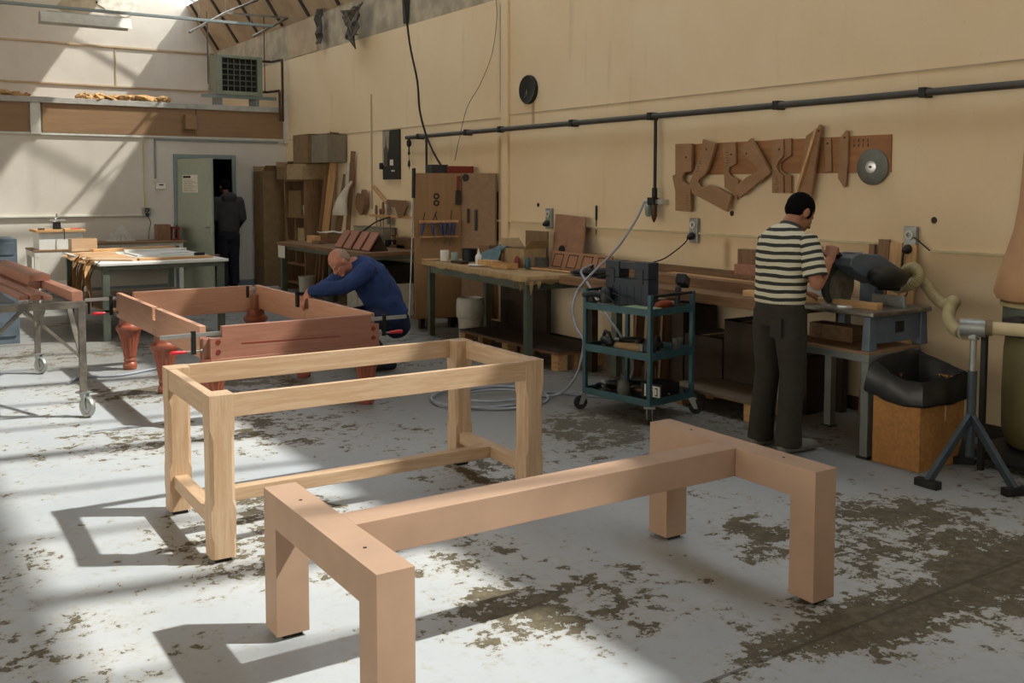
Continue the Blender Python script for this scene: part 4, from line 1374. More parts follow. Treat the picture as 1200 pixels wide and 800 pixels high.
plank('leaning_board', 'narrow board behind the hanging white cloth bag', 'board', (6.12, 13.55, .855), (6.19, 13.46, 2.2), .07, .02, M['brownx'], gpl, (.3, 1, 0))
bg_ = MB()
q = at(401, 215, 0, 6.02)
bg_.sweep([(6.12, q.y - .12, q.z + .03), (6.08, q.y - .05, q.z - .06), (6.02, q.y, q.z - .22), (5.98, q.y + .0, q.z - .40), (5.98, q.y + .0, q.z - .47)],
          [(.02, .015), (.04, .03), (.09, .06), (.16, .08), (.17, .07)], 18, (1, 0, 0))
tag(bg_.build('cloth_bag', M['bag'], smooth=True), 'white cloth dust bag hanging between the boards and the wall', 'bag')
q = at(407, 195, 0, 6.15)
tag(MB().sweep([(6.17, q.y, q.z + .05), (6.16, q.y, q.z - .1), (6.15, q.y, q.z - .3), (6.16, q.y, q.z - .42)], [(.03, .02), (.06, .03), (.07, .03), (.03, .02)], 12, (1, 0, 0)).build('brush', M['bag'], smooth=True), 'pale brush hanging above the cloth bag', 'brush')
q = at(413, 195, 0, 6.2)
tag(MB().sweep([(6.22, q.y, q.z + .1), (6.21, q.y, q.z - .3)], [(.012, .008), (.03, .01)], 8, (1, 0, 0)).build('hand_saw', M['reddark'], smooth=True), 'slim dark tool hanging right of the pale brush', 'tool')

# tools hanging above the old bench
q = at(425, 240, 0, 6.2)
for i, (dy, dz, ry, rz) in enumerate(((.10, .02, .10, .16), (-.02, -.02, .11, .19), (-.13, .05, .06, .18))):
    tag(MB().prism([(6.2, q.y + dy + ry * math.cos(a), q.z + dz + rz * math.sin(a) * (1 if math.sin(a) > 0 else .7)) for a in [2 * PI * k / 9 for k in range(9)]], (-.03 - .02 * i, 0, 0)).build('template', M['brownz'], bevel=.004),
        ('rounded wooden template hanging above the old bench, leftmost', 'middle rounded wooden template hanging above the old bench', 'narrow rounded wooden template hanging above the old bench')[i], 'template')
rk = thing('tool_rail', 'thin wooden rail holding tools on the wall above the old bench', 'rail', (6.2, 11.8, 1.4))
z0 = at(470, 254, 0, 6.2).z
MB().box(6.17, 6.24, 10.9, 12.9, z0 - .02, z0 + .015).build('rail', M['piney'], rk, bevel=.002)
MB().bar((6.2, 12.85, z0 + .42), (6.2, 12.4, z0 + .18), .03, .03, (1, 0, 0)).build('strut', M['piney'], rk)
for i, (px, h) in enumerate(((441, .22), (446, .14), (449, .3), (457, .2))):
    q = at(px, 250, 0, 6.18)
    t = thing('chisel', ('chisel with a bulky brown handle hanging leftmost in the wall rail', 'short brown chisel, second from the left in the wall rail', 'longest chisel in the wall rail above the old bench', 'chisel nearest the saw handle in the wall rail')[i], 'chisel', (6.18, q.y, z0 - .1), group='chisels in the wall rail')
    MB().lathe([(.014, 0), (.022, .03), (.02, .08), (.016, h * .6)], (6.18, q.y, z0 + .016), (0, 0, 1), 12).build('handle', M['brownz'], t, smooth=True)
    MB().box(6.177, 6.183, q.y - .012, q.y + .012, z0 - .16, z0 + .016).build('blade', M['steel'], t)
q = at(467, 245, 0, 6.18)
hs = thing('hand_saw', 'hand saw with a broad wooden handle hanging at the right of the wall rail', 'saw', (6.18, q.y, q.z))
MB().prism([(6.16, q.y + .32, q.z + .13), (6.16, q.y - .2, q.z + .12), (6.16, q.y - .28, q.z + .05), (6.16, q.y - .16, q.z - .10), (6.16, q.y - .02, q.z - .12), (6.16, q.y + .08, q.z + .02), (6.16, q.y + .26, q.z + .04)], (.03, 0, 0)).build('handle', M['brownx'], hs, bevel=.006)
MB().box(6.172, 6.176, q.y + .22, q.y + .34, q.z - .22, q.z + .12).build('blade', M['steel'], hs)

# ================================================================ OLD BENCH
ob = steel_table('old_bench', 'long cluttered bench behind the man in blue', 'bench', 5.26, 6.2, 11.15, 14.2, .85, M['browny'], M['green'], .05, .08, None)
tag(MB().box(5.255, 5.259, 13.85, 14.12, .62, .80).build('paper_note', M['paper']), 'small pale paper note on the left end of the old bench', 'note')
# items, placed on the top
zb = .85
gdf = 'red brown drawer fronts on the old bench'
qs = [at(px, 291, 0, 5.40) for px in (396, 406, 417, 428)]
for i, q in enumerate(qs):
    plank('drawer_front', ('leftmost red brown panel leaning on the old bench', 'second red brown panel from the left, leaning on the old bench', 'third red brown panel from the left, leaning on the old bench', 'rightmost red brown panel leaning on the old bench')[i], 'panel',
          (5.40, q.y, zb + .012), (5.55, q.y, zb + .235), .21, .02, M['sapx'], gdf, (-.7, 0, .7))
pr = tag(MB().prism([(5.46, 11.35, zb), (5.70, 11.35, zb), (5.58, 11.35, zb + .20)], (0, 1.0, 0)).build('prop_wedge', M['dark'], bevel=.003), 'dark prop behind the leaning red brown panels', 'prop')
hg = thing('hot_air_gun', 'black hot air gun lying at the left end of the old bench', 'heat gun', (5.5, 13.6, zb))
q = at(362, 277, 2, zb)
MB().sweep([(q.x - .02, q.y + .25, zb + .02), (q.x, q.y + .1, zb + .05), (q.x + .03, q.y - .12, zb + .06), (q.x + .05, q.y - .25, zb + .055)], [(.012, .012), (.03, .03), (.055, .05), (.05, .045)], 12, round_=True).build('body', M['black'], hg, smooth=True)
MB().sweep([(q.x - .02, q.y + .25, zb + .02), (q.x - .12, q.y + .42, zb + .015), (q.x - .16, q.y + .5, zb - .01)], .008, 8).build('cord', M['rubber'], hg, smooth=True)
q = at(386, 278, 0, 5.8)
block('wood_block', 'stack of squared wood under the white papers on the old bench', 'wood block', 5.72, 5.98, q.y - .1, q.y + .2, zb, zb + .15, M['browny'])
block('wood_block', 'low pale wood block left of the stack under the papers', 'wood block', 5.60, 5.70, q.y + .08, q.y + .38, zb, zb + .10, M['piney'])
block('wood_block', 'small block in front of the squared wood on the old bench', 'wood block', 5.50, 5.62, q.y - .3, q.y - .06, zb, zb + .05, M['brownx'])
tag(MB().sheet([[(5.70 + .3 * i / 3, q.y - .12 + .36 * j / 3, zb + .158 + .012 * math.sin(i * 2 + j * 3)) for j in range(4)] for i in range(4)], (0, 0, -.008)).build('paper_pile', M['paper']), 'white papers on top of a wood stack on the old bench', 'paper')
q = at(413, 273, 2, zb)
o = carton('grey_box', 'flat grey box standing at the back of the old bench', 6.02, 6.20, 12.15, 13.1, zb, zb + .26, plain('grey board box', '#857c68', .8), False)
hose('power_lead', 'black lead arching over the grey box to the wall', 'cable', [(6.0, 13.0, zb + .12), (5.98, 12.7, zb + .2), (6.05, 12.4, zb + .34), (6.2, 12.2, zb + .42)], .01, M['rubber'])
gcl = 'small clutter on the old bench'
r6 = random.Random(21)
names = [('glue_tin', 'small round tin'), ('tool_box', 'little dark tool box'), ('wood_offcut', 'wood offcut'), ('jar', 'small jar'), ('wood_offcut', 'narrow wood offcut'), ('file', 'dark file'), ('small_vise', 'little dark vise')]
spots = [(443, 284, .13, .10, 'jar', 'cylindrical tin behind the red brown panels'), (450, 275, .12, .14, 'tin', 'dark square tin under the tool rail'), (456, 283, .22, .10, 'tool_box', 'black machine box in front of the dark square tin'),
         (463, 273, .14, .17, 'frame', 'pale open frame standing at the back of the old bench'), (472, 276, .16, .14, 'block', 'brown block near the cabinet on the old bench'), (479, 279, .2, .15, 'block', 'brown carton like block touching the cabinet'),
         (466, 289, .3, .03, 'offcut', 'flat offcut at the right of the old bench'), (474, 286, .25, .05, 'offcut', 'stack of thin strips at the right end of the old bench'), (441, 289, .25, .025, 'offcut', 'thin offcut beside the rightmost panel')]
for px, py, w_, h, kd, lb in spots:
    q = at(px, py, 2, zb)
    x, y = min(q.x, 6.12), q.y
    if q.x > 6.12:
        y = q.y * 6.12 / q.x
    y = max(11.22, min(13.9, y))
    if kd == 'jar':
        tag(MB().lathe([(w_ / 2, 0), (w_ / 2, h * .8), (w_ / 2.6, h * .85), (w_ / 2.6, h)], (x, y, zb), (0, 0, 1), 20).build('glue_tin', M['greyplastic'], smooth=True), lb, 'tin')
    elif kd == 'frame':
        t = thing('open_stand', lb, 'frame', (x, y, zb))
        MB().box(x - .02, x, y - .09, y - .07, zb, zb + h).build('side', M['piney'], t)
        MB().box(x - .02, x, y + .07, y + .09, zb, zb + h).build('side', M['piney'], t)
        MB().box(x - .02, x, y - .07, y + .07, zb + h - .02, zb + h).build('top_rail', M['reddark'], t)
    elif kd == 'tool_box':
        t = thing('tool_box', lb, 'box', (x, y, zb))
        MB().box(x - .07, x + .07, y - w_ / 2, y + w_ / 2, zb, zb + h * .7).build('body', M['black'], t, bevel=.006)
        MB().box(x - .072, x + .072, y - w_ / 2 - .002, y + w_ / 2 + .002, zb + h * .7, zb + h).build('lid', M['tooldark'], t, bevel=.006)
    else:
        block('wood_offcut' if kd == 'offcut' else 'wood_block', lb, 'wood offcut', x - .06, x + .06, y - w_ / 2, y + w_ / 2, zb, zb + h, M['browny'] if kd != 'tin' else M['dark'])
# under the old bench
tag(MB().lathe([(.11, 0), (.135, .30), (.14, .31), (.128, .305), (.105, .01)], (5.75, 13.35, 0), (0, 0, 1), 24).build('waste_bin', M['greyplastic'], smooth=True), 'grey bin standing under the left of the old bench', 'bin')
tag(MB().lathe([(.10, 0), (.12, .34), (.125, .35), (.115, .345), (.095, .01)], (5.55, 13.75, 0), (0, 0, 1), 24).build('waste_bin', M['offwhite'], smooth=True), 'white bucket beside the left leg of the old bench', 'bucket')
block('dark_crate', 'wide black crate on the white boxes under the old bench', 'crate', 5.58, 6.03, 11.32, 12.3, .42, .68, M['black'], .02)
for i, (a, b_) in enumerate(((11.25, 11.58), (11.60, 11.93), (11.95, 12.28))):
    block('white_box', ('white box under the old bench nearest the cabinet', 'middle white box under the old bench', 'white box under the old bench farthest from the cabinet')[i], 'box', 5.55, 6.03, a + .04, b_ + .04, 0, .42, M['offwhite'], .006, group='white boxes under the old bench')
for i in range(3):
    plank('wood_offcut', ('upright offcut under the old bench by the bin', 'tilted offcut under the left of the old bench', 'short offcut stored upright under the old bench')[i], 'wood offcut', (5.85 + .05 * i, 13.0 - .16 * i, 0), (5.95 + .04 * i, 12.95 - .2 * i, .72 - .1 * i), .07, .02, M['brownx'], 'offcuts under the old bench', (0, 1, 0))

# ================================================================ TOOL CABINET
cbn = thing('tool_cabinet', 'tall plywood tool cabinet with chisels racked on its face', 'cabinet', (5.8, 10.1, 0))
Lc = at(485, 290, 1, 10.10)
Hc = at(540, 290, 1, 9.97)
Rc = at(582, 290, 0, 6.215)
cz0, cz1 = .13, 1.835
foot = [(Lc.x, Lc.y), (Hc.x, Hc.y), (Rc.x, Rc.y), (6.225, Rc.y + .02), (6.225, 10.5), (at(488, 290, 1, 10.5).x, 10.5)]
MB().prism([(x, y, cz0) for x, y in foot], (0, 0, cz1 - cz0)).build('body', M['cab'], cbn, bevel=.002)
for (x, y) in ((5.55, 10.2), (5.9, 10.1), (6.1, 9.95), (5.75, 10.4), (6.12, 10.4)):
    MB().box(x - .03, x + .03, y - .03, y + .03, 0, cz0).build('foot', M['dark'], cbn)
eL = (Vector((Hc.x, Hc.y, 0)) - Vector((Lc.x, Lc.y, 0)))
wL = eL.length
eL.normalize()
CM = Matrix((eL, Vector((-eL.y, eL.x, 0)), Vector((0, 0, 1)))).transposed().to_4x4()
CM = Matrix.Translation((Lc.x, Lc.y, 0)) @ CM      # local: x along the left face, -y out of it
MB(CM).box(.01, wL - .004, -.018, 0, cz0 + .01, cz1 - .01).build('door', M['cab'], cbn, bevel=.002)
eR = (Vector((Rc.x, Rc.y, 0)) - Vector((Hc.x, Hc.y, 0)))
wR = eR.length
eR.normalize()
CR = Matrix.Translation((Hc.x, Hc.y, 0)) @ Matrix((eR, Vector((-eR.y, eR.x, 0)), Vector((0, 0, 1)))).transposed().to_4x4()
MB(CR).box(.012, wR - .01, -.016, 0, cz0 + .01, cz1 - .01).build('door', M['ply'], cbn, bevel=.002)
zz = lambda py: at(512, py, 1, 9.9).z
for z in (zz(230), zz(238)):
    b = MB(CM)
    b.ring((wL * .47, -.018, z), (0, -1, 0), .018, .036, .006, 24)
    b.build('finger_pull', M['ink'], cbn, smooth=True)
MB(CR).lathe([(.001, 0), (.045, .001), (.045, .003), (.001, .004)], (wR * .16, -.016, zz(208)), (0, -1, 0), 24).build('badge', M['ink'], cbn, smooth=True)
for z, h in ((zz(260), .03), (zz(278), .015)):
    MB(CM).box(.06, wL - .05, -.075, -.018, z - h / 2, z + h / 2).build('tool_rack', M['pinex'], cbn, bevel=.002)
xs = (.10, .20, .30, .36, .42, .47)
nmx = ('first', 'second', 'third', 'fourth', 'fifth', 'last')
for i, x in enumerate(xs):
    x = x / .58 * wL
    t = thing('chisel', nmx[i] + ' blue handled chisel from the left in the cabinet rack', 'chisel', CM @ Vector((x, -.05, zz(277))), group='blue chisels on the cabinet')
    zt = zz(262)
    lean = (-.03, .02, .03, .0, .0, .0)[i]
    p0, p1, p2, p3 = [CM @ Vector((x + lean * k, -.085, z)) for k, z in ((0, zz(262)), (1, zz(275)), (1.2, zz(276)), (1.8, zz(288)))]
    MB().sweep([p0, p0.lerp(p1, .5), p1], [.013, .017, .012], 10, round_=True).build('handle', plain('blue tool handle', '#243a70', .4) if i == 0 else bpy.data.materials['blue tool handle'], t, smooth=True)
    MB().bar(p2, p3, .016, .005).build('blade', M['steel'], t)
for i, (px, hh, ln) in enumerate(((495, 248, .02), (506, 247, .05), (511, 250, -.03), (527, 245, .01))):
    p = CM @ Vector(((px - 485) / 55 * wL, -.045, zz(260) + .016))
    tag(MB().cyl(p, p + Vector((ln, 0, (259 - hh) * .0085)), .005, 8).build('hand_drill_bit', M['black'], smooth=True), ('thin steel spike above the cabinet rack, leftmost', 'slanting spike above the cabinet rack, second from the left', 'short leaning spike at the middle of the cabinet rack', 'spike at the right end of the cabinet rack')[i], 'tool', 'spikes in the cabinet rack')
br = thing('hand_brush', 'bench brush with a red handle hanging on the cabinet edge', 'brush', CM @ Vector((wL - .03, -.04, zz(240))))
MB(CM).bar((wL - .035, -.033, zz(206)), (wL - .04, -.033, zz(223)), .035, .025, (0, 1, 0)).build('handle', M['reddark'], br, bevel=.006)
MB(CM).bar((wL - .04, -.04, zz(223)), (wL - .045, -.04, zz(240)), .06, .035, (0, 1, 0)).build('bristles', M['dark'], br, bevel=.004)
for i, (fx, za, zb_) in enumerate(((.24, 245, 262), (.45, 246, 271))):
    tag(MB(CR).bar((wR * fx, -.028, zz(za)), (wR * fx, -.028, zz(zb_)), .03, .016, (0, 1, 0)).build('rasp', M['black'] if i else M['dark'], bevel=.003), ('short dark file hanging on the right face of the cabinet', 'long black rasp hanging on the right face of the cabinet')[i], 'file')
q = at(513, 203, 1, 10.1)
block('radio', 'dark small radio on top of the tool cabinet', 'radio', q.x - .10, q.x + .12, 10.06, 10.2, cz1, cz1 + .10, M['tooldark'], .004)
block('long_box', 'red brown long box on top of the tool cabinet', 'box', 5.82, 6.17, 10.02, 10.2, cz1, cz1 + .085, M['reddark'], .004)
po = thing('steel_pole', 'thin steel pole with a black head leaning on the left edge of the cabinet', 'pole', (Lc.x - .06, 9.75, 0))
pA, pB2 = at(479, 384, 1, 9.70), at(484.5, 232, 1, 9.93)
MB().cyl((pA.x, 9.70, 0.0), pB2, .009, 12).build('shaft', M['zinc'], po, smooth=True)
MB().cyl(pB2, at(485, 197, 1, 9.94), .022, 12).build('head', M['black'], po, smooth=True)

# ================================================================ FELT TOPPED BENCH
fbn = thing('felt_bench', 'work bench covered in sandy felt with ragged edges, in front of the tool cabinet', 'bench', (5.14, 7.42, 0), math.radians(-5.0))
# local: +x into the room's wall, +y along the wall away from the camera
FL_, FD, FZ = 2.32, .80, .835
MB().box(.02, FD, .02, FL_, FZ - .05, FZ).build('table_top', M['browny'], fbn, local=True)
for x in (.02, FD - .07):
    for y in (.03, FL_ - .09):
        MB().box(x, x + .065, y, y + .065, 0, FZ - .05).build('leg', M['green'], fbn, bevel=.003, local=True)
for x in (.03, FD - .06):
    MB().box(x, x + .03, .09, FL_ - .09, FZ - .12, FZ - .05).build('rail', M['green'], fbn, local=True)
for y in (.045, FL_ - .075):
    MB().box(.08, FD - .07, y, y + .03, FZ - .12, FZ - .05).build('rail', M['green'], fbn, local=True)
cl = MB(FR(5.14, 7.42, 0, math.radians(-5.0)))
rows = []
r8 = random.Random(8)
nx, ny = 14, 36
for i in range(nx + 1):
    row = []
    for j in range(ny + 1):
        x = -.03 + (FD + .03) * max(0, i - 2) / (nx - 2)
        y = -.03 + (FL_ + .04) * max(0, min(ny - 4, j - 2)) / (ny - 4)
        z = FZ + .016 + .005 * mnoise.noise(Vector((x * 4, y * 4, 1)))
        if i < 2:
            z -= (.035, .018)[i] + .05 * abs(mnoise.noise(Vector((2, y * 3, i)))) * (2 - i) / 2
            x -= .008 + .006 * mnoise.noise(Vector((y * 5, 1, i)))
        if j < 2:
            z -= (.05, .02)[j] + (.06 if 2 <= i < 7 and j == 0 else 0) * abs(mnoise.noise(Vector((x * 6, 3, 2)))) * 2
            y -= .008
        if j > ny - 2:
            z -= .03 * (j - ny + 2)
            y += .008
        row.append((x, y, z))
    rows.append(row)
cl.sheet(rows, (0, 0, -.012))
tag(cl.build('felt_cloth', M['felt'], smooth=True), 'sandy brown felt cloth laid over the bench with drooping torn edges', 'cloth')
for i, (x, y, l) in enumerate(((-.035, .05, .09), (-.03, .18, .08), (.02, -.045, .12), (.10, -.045, .07))):
    q = FR(5.14, 7.42, 0, math.radians(-5.0)) @ Vector((x, y, 0))
    tag(MB().sheet([[(q.x - .02, q.y, FZ - .03), (q.x + .03, q.y, FZ - .03)], [(q.x - .015, q.y - .006, FZ - .03 - l * .6), (q.x + .02, q.y - .006, FZ - .03 - l * .5)], [(q.x - .008, q.y, FZ - .03 - l), (q.x + .005, q.y, FZ - .03 - l)]], (.003, .003, 0)).build('felt_tatter', M['felt']),
        'torn strip of felt hanging off the near corner of the felt covered bench', 'felt strip', 'felt strips at the bench corner')
FT = FZ + .021


def on_felt(px, py, x):
    p = at(px, py, 0, x)
    return Vector((p.x, p.y, FT))


q = on_felt(521, 294, 5.42)
tag(MB().lathe([(.045, 0), (.05, .01), (.05, .115), (.047, .12), (.044, .11), (.042, .01)], (q.x, q.y, FT), (0, 0, 1), 24).build('white_cup', M['plastic'], smooth=True), 'white plastic cup near the left end of the felt bench', 'cup')
q = on_felt(533, 297, 5.50)
tag(MB().lathe([(.04, 0), (.044, .1), (.041, .1), (.037, .006)], (q.x, q.y, FT), (0, 0, 1), 24).build('glass_jar', M['glass'], smooth=True), 'small glass jar right of the white cup', 'jar')
q = on_felt(550, 290, 5.66)
tag(MB().lathe([(.08, 0), (.085, .13), (.09, .135), (.082, .13), (.076, .01)], (q.x, q.y, FT), (0, 0, 1), 24).build('black_pot', M['black'], smooth=True), 'black pot behind the white glue bottle', 'pot')
q = on_felt(561, 296, 5.52)
gbt = thing('glue_bottle', 'white glue bottle with a pointed nozzle on the felt bench', 'bottle', (q.x, q.y, FT))
MB().lathe([(.034, 0), (.038, .008), (.038, .075), (.03, .095), (.016, .105)], (q.x, q.y, FT), (0, 0, 1), 24).build('body', M['plastic'], gbt, smooth=True)
MB().lathe([(.016, 0), (.016, .015), (.008, .025), (.005, .06), (.003, .062)], (q.x, q.y, FT + .105), (0, 0, 1), 16).build('nozzle', M['plastic'], gbt, smooth=True)
q = on_felt(508, 299, 5.40)
tag(MB().lathe([(.11, 0), (.12, .006), (.118, .009), (.10, .008)], (q.x - .02, q.y, FT), (0, 0, 1), 28).build('wood_disc', M['piney'], smooth=True), 'flat pale board left of the white cup', 'board')
q = on_felt(538, 300, 5.40)
block('dark_tray', 'small dark flat tray in front of the white cup', 'tray', q.x - .05, q.x + .05, q.y - .12, q.y + .1, FT, FT + .025, M['dark'], .004)
q = on_felt(560, 301, 5.40)
tag(MB().lathe([(.09, 0), (.10, .008), (.095, .012), (.07, .006)], (q.x, q.y, FT), (0, 0, 1), 28).build('saucer', M['plastic'], smooth=True), 'white round saucer lying at the front of the felt bench', 'saucer')
q = on_felt(574, 299, 5.46)
block('wood_block', 'wooden block in front of the glue bottle on the felt bench', 'wood block', q.x - .05, q.x + .06, q.y - .14, q.y + .16, FT, FT + .06, M['pinez'])
q = on_felt(592, 301, 5.44)
bxx = thing('open_box', 'small open wooden box with a lip, right of the wooden block on the felt bench', 'box', (q.x, q.y, FT))
MB().box(q.x - .07, q.x + .07, q.y - .13, q.y + .13, FT, FT + .012).build('bottom', M['piney'], bxx)
for (a, b_, c, d_) in ((-.07, -.058, -.13, .13), (.058, .07, -.13, .13), (-.058, .058, -.13, -.118), (-.058, .058, .118, .13)):
    MB().box(q.x + a, q.x + b_, q.y + c, q.y + d_, FT + .012, FT + .055).build('side', M['piney'], bxx)
# cartons and blue sheet at the back of the felt bench
q = on_felt(614, 290, 5.76)
carton('carton', 'open cardboard carton at the back of the felt bench', 5.62, 5.90, q.y - .20, q.y + .2, FT, FT + .19, M['card2'], True)
block('cardboard_sheet', 'brown cardboard panel standing behind the open carton on the felt bench', 'panel', 5.94, 5.96, 8.22, 8.58, FT, FT + .36, M['card'], .002, math.radians(4))
q = on_felt(580, 292, 5.7)
bs = MB()
rows = [[(5.50 + .42 * i / 6, 8.50 + .42 * j / 6, FT + .17 + .04 * math.sin(i * .9 + j * .5) - (.19 * max(0, 1 - i / 1.2))) for j in range(7)] for i in range(7)]
tag(bs.sheet(rows, (0, 0, -.006)).build('blue_sheet', plain('dull blue plastic sheet', '#56727c', .35), smooth=True), 'crumpled dull blue sheet draped over boxes on the felt bench', 'plastic sheet')
block('wood_box', 'low brown box under the blue sheet on the felt bench', 'box', 5.58, 5.88, 8.52, 8.90, FT, FT + .14, M['card'], .003)
q = on_felt(569, 285, 5.70)
block('brown_box', 'brown upright box behind the glue bottle', 'box', q.x - .02, q.x + .12, q.y - .1, q.y + .1, FT, FT + .19, M['brownz'], .003)
q = on_felt(633, 300, 5.84)
tag(MB().lathe([(.085, 0), (.09, .005), (.09, .10), (.094, .105), (.086, .105), (.082, .01)], (q.x, q.y, FT), (0, 0, 1), 28).build('round_tin', M['greyplastic'], smooth=True), 'round grey tin on the felt bench left of the moulded panel', 'tin')
q = on_felt(606, 296, 5.56)
for i, (dx, dy, m, n_) in enumerate(((0, 0, M['reddark'], 'red brown'), (.04, -.16, M['teal'], 'greenish'))):
    tag(MB().lathe([(.02, 0), (.035, .03), (.03, .09), (.012, .12)], (q.x + dx * .5, q.y + dy, FT), (0, 0, 1), 14).build('paint_bottle', m, smooth=True), 'small ' + n_ + ' bottle in front of the open carton', 'bottle')
# leaning board with a hand hole and moulded panel
q = at(665, 290, 2, .86)
lbm = [(at(647, 303, 0, 5.98).y, FT), (at(683, 310, 0, 5.98).y, FT)]
lb_ = MB()
zb0 = FT + .002
P0, P1, P2, P3 = Vector((5.95, at(646, 300, 0, 5.95).y, zb0)), Vector((5.95, at(681, 300, 0, 5.95).y, zb0)), at(686, 255, 0, 6.17), at(651, 251, 0, 6.17)
lb_.prism([P0, P1, P2, P3], (.018, 0, .004))
lbo = lb_.build('brown_board', plain('brown hardboard', '#8a6244', .65), bevel=.002)
tag(lbo, 'large square brown board leaning on the wall behind the moulded panel', 'board')
hh = MB()
hc = P0.lerp(P2, .33)
hh.prism([hc + Vector((-.0035, .06 * math.cos(a) * (1 if math.cos(a) > 0 else .8), .055 * max(-.1, math.sin(a)))) for a in [2 * PI * k / 14 for k in range(14)]], (-.003, 0, 0))
hh.build('hand_hole', M['ink'], lbo)
mp_ = thing('moulded_panel', 'brown panel with four routed squares leaning at the back of the benches', 'panel', (5.86, 7.6, FT))
y0, y1 = at(645, 300, 0, 5.86).y, at(714, 310, 0, 5.86).y
MB().hexa([(5.84, y1, FT), (5.84, y0, FT), (5.86, y0, FT), (5.86, y1, FT), (5.90, y1, FT + .17), (5.90, y0, FT + .17), (5.92, y0, FT + .17), (5.92, y1, FT + .17)]).build('panel', plain('brown fibre panel', '#94694a', .65), mp_, bevel=.002)
for k in range(4):
    ya2 = y0 + (y1 - y0) * (k + .16) / 4
    yb2 = y0 + (y1 - y0) * (k + .84) / 4
    g = MB()
    for (a, b_, z_0, z_1) in ((ya2, yb2, .018, .028), (ya2, yb2, .14, .15), (ya2, ya2 + (yb2 - ya2) * .08, .018, .15), (yb2 - (yb2 - ya2) * .08, yb2, .018, .15)):
        f = lambda z: 5.84 + .06 * z / .17 - .0015
        g.hexa([(f(z_0), a, FT + z_0), (f(z_0), b_, FT + z_0), (f(z_0) + .003, b_, FT + z_0), (f(z_0) + .003, a, FT + z_0),
                (f(z_1), a, FT + z_1), (f(z_1), b_, FT + z_1), (f(z_1) + .003, b_, FT + z_1), (f(z_1) + .003, a, FT + z_1)])
    g.build('routed_square', M['dark'], mp_)
plank('wood_strip', 'thin pale strip lying in front of the moulded panel', 'wood strip', (5.62, 8.1, FT + .008), (5.70, 7.30, FT + .008), .05, .014, M['pinex'])
plank('wood_strip', 'dark flat strip behind the thin pale strip on the felt bench', 'wood strip', (5.72, 8.55, FT + .008), (5.76, 7.75, FT + .008), .07, .012, M['brownx'])
# under the felt bench
wbk = thing('lined_bucket', 'white bucket with a liner folded over its rim, under the felt bench', 'bucket', (5.62, 9.2, 0))
MB().lathe([(.125, 0), (.14, .30), (.142, .42), (.135, .42), (.12, .01)], (5.62, 9.2, 0), (0, 0, 1), 28).build('body', M['offwhite'], wbk, smooth=True)
MB().lathe([(.150, .24), (.156, .26), (.158, .36), (.152, .44), (.13, .46), (.12, .42), (.118, .30), (.14, .22)], (5.62, 9.2, 0), (0, 0, 1), 28).build('liner', M['offwhite'], wbk, smooth=True)
pl = thing('pallet', 'dusty timber pallet on the floor under the felt bench', 'pallet', (5.6, 8.0, 0))
for k in range(3):
    MB().box(5.27 + .19 * k, 5.45 + .19 * k, 7.1, 8.85, .145, .17).build('deck_board', M['browny'], pl)
MB().box(5.265, 5.84, 7.1, 8.86, .17, .178).build('dust_sheet', M['dark'], pl)
for y in (7.12, 7.95, 8.75):
    for x in (5.28, 5.50, 5.72):
        MB().box(x, x + .11, y, y + .10, 0, .145).build('pallet_block', M['piney'], pl)
# things seen under the bench against the wall
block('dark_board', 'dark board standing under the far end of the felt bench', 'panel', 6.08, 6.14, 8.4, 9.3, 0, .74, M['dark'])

# ================================================================ BROWN BENCH WITH PLANKS
BZ = .862
bb = thing('plank_bench', 'long brown bench top carrying planks, behind the blue trolley', 'bench', (5.8, 5.9, 0))
MB().box(5.38, 6.20, 4.55, 7.24, BZ - .075, BZ).build('table_top', M['browny'], bb, bevel=.004)
for (x, y, m) in ((5.5, 6.9, 'dark'), (5.55, 6.62, 'green'), (6.05, 6.9, 'dark'), (5.5, 4.62, 'dark'), (6.05, 4.62, 'dark')):
    MB().box(x, x + .07, y, y + .07, 0, BZ - .075).build('leg', M[m], bb, bevel=.003)
gp = 'planks on the brown bench'
plank('plank', 'backmost plank on edge against the wall on the brown bench', 'plank', (6.17, 7.2, BZ + .055), (6.15, 4.75, BZ + .055), .03, .11, M['brownx'], gp)
plank('plank', 'wide flat plank second from the wall on the brown bench', 'plank', (6.02, 7.15, BZ + .022), (5.98, 4.7, BZ + .022), .20, .043, M['brownx'], gp)
plank('plank', 'thin pale edged plank lying on the wide flat plank', 'plank', (5.98, 6.4, BZ + .055), (5.86, 4.62, BZ + .055), .09, .022, M['pinex'], gp)
plank('plank', 'thick squared plank nearest the front of the brown bench', 'plank', (5.74, 7.0, BZ + .04), (5.68, 4.60, BZ + .04), .14, .078, M['brownx'], gp)
plank('plank', 'grey weathered plank between the thick plank and the wall', 'plank', (5.87, 6.9, BZ + .02), (5.84, 5.5, BZ + .02), .06, .04, plain('grey weathered wood', '#83765f', .8), gp)
plank('plank', 'short pale plank laid across near the man in stripes', 'plank', (5.96, 5.35, BZ + .08), (5.92, 4.66, BZ + .08), .12, .024, M['pinex'], gp)
of = 'offcuts beside the man in stripes'
yq = at(862, 310, 0, 6.1).y
block('wood_offcut', 'upright dark offcut against the wall behind the man in stripes', 'wood offcut', 6.12, 6.20, yq - .35, yq, BZ + .02, BZ + .30, M['brownz'], group=of)
block('wood_offcut', 'reddish offcut block in front of the upright dark offcut', 'wood offcut', 6.03, 6.11, yq - .45, yq - .05, BZ + .10, BZ + .18, M['sapx'], group=of)
block('wood_offcut', 'lower offcut under the reddish block', 'wood offcut', 6.02, 6.12, yq - .5, yq - .06, BZ + .045, BZ + .099, M['brownx'], group=of)
ng = thing('nail_gun', 'black air nailer lying on the brown bench where it meets the felt', 'nail gun', (5.62, 6.95, BZ))
q = at(690, 316, 2, BZ)
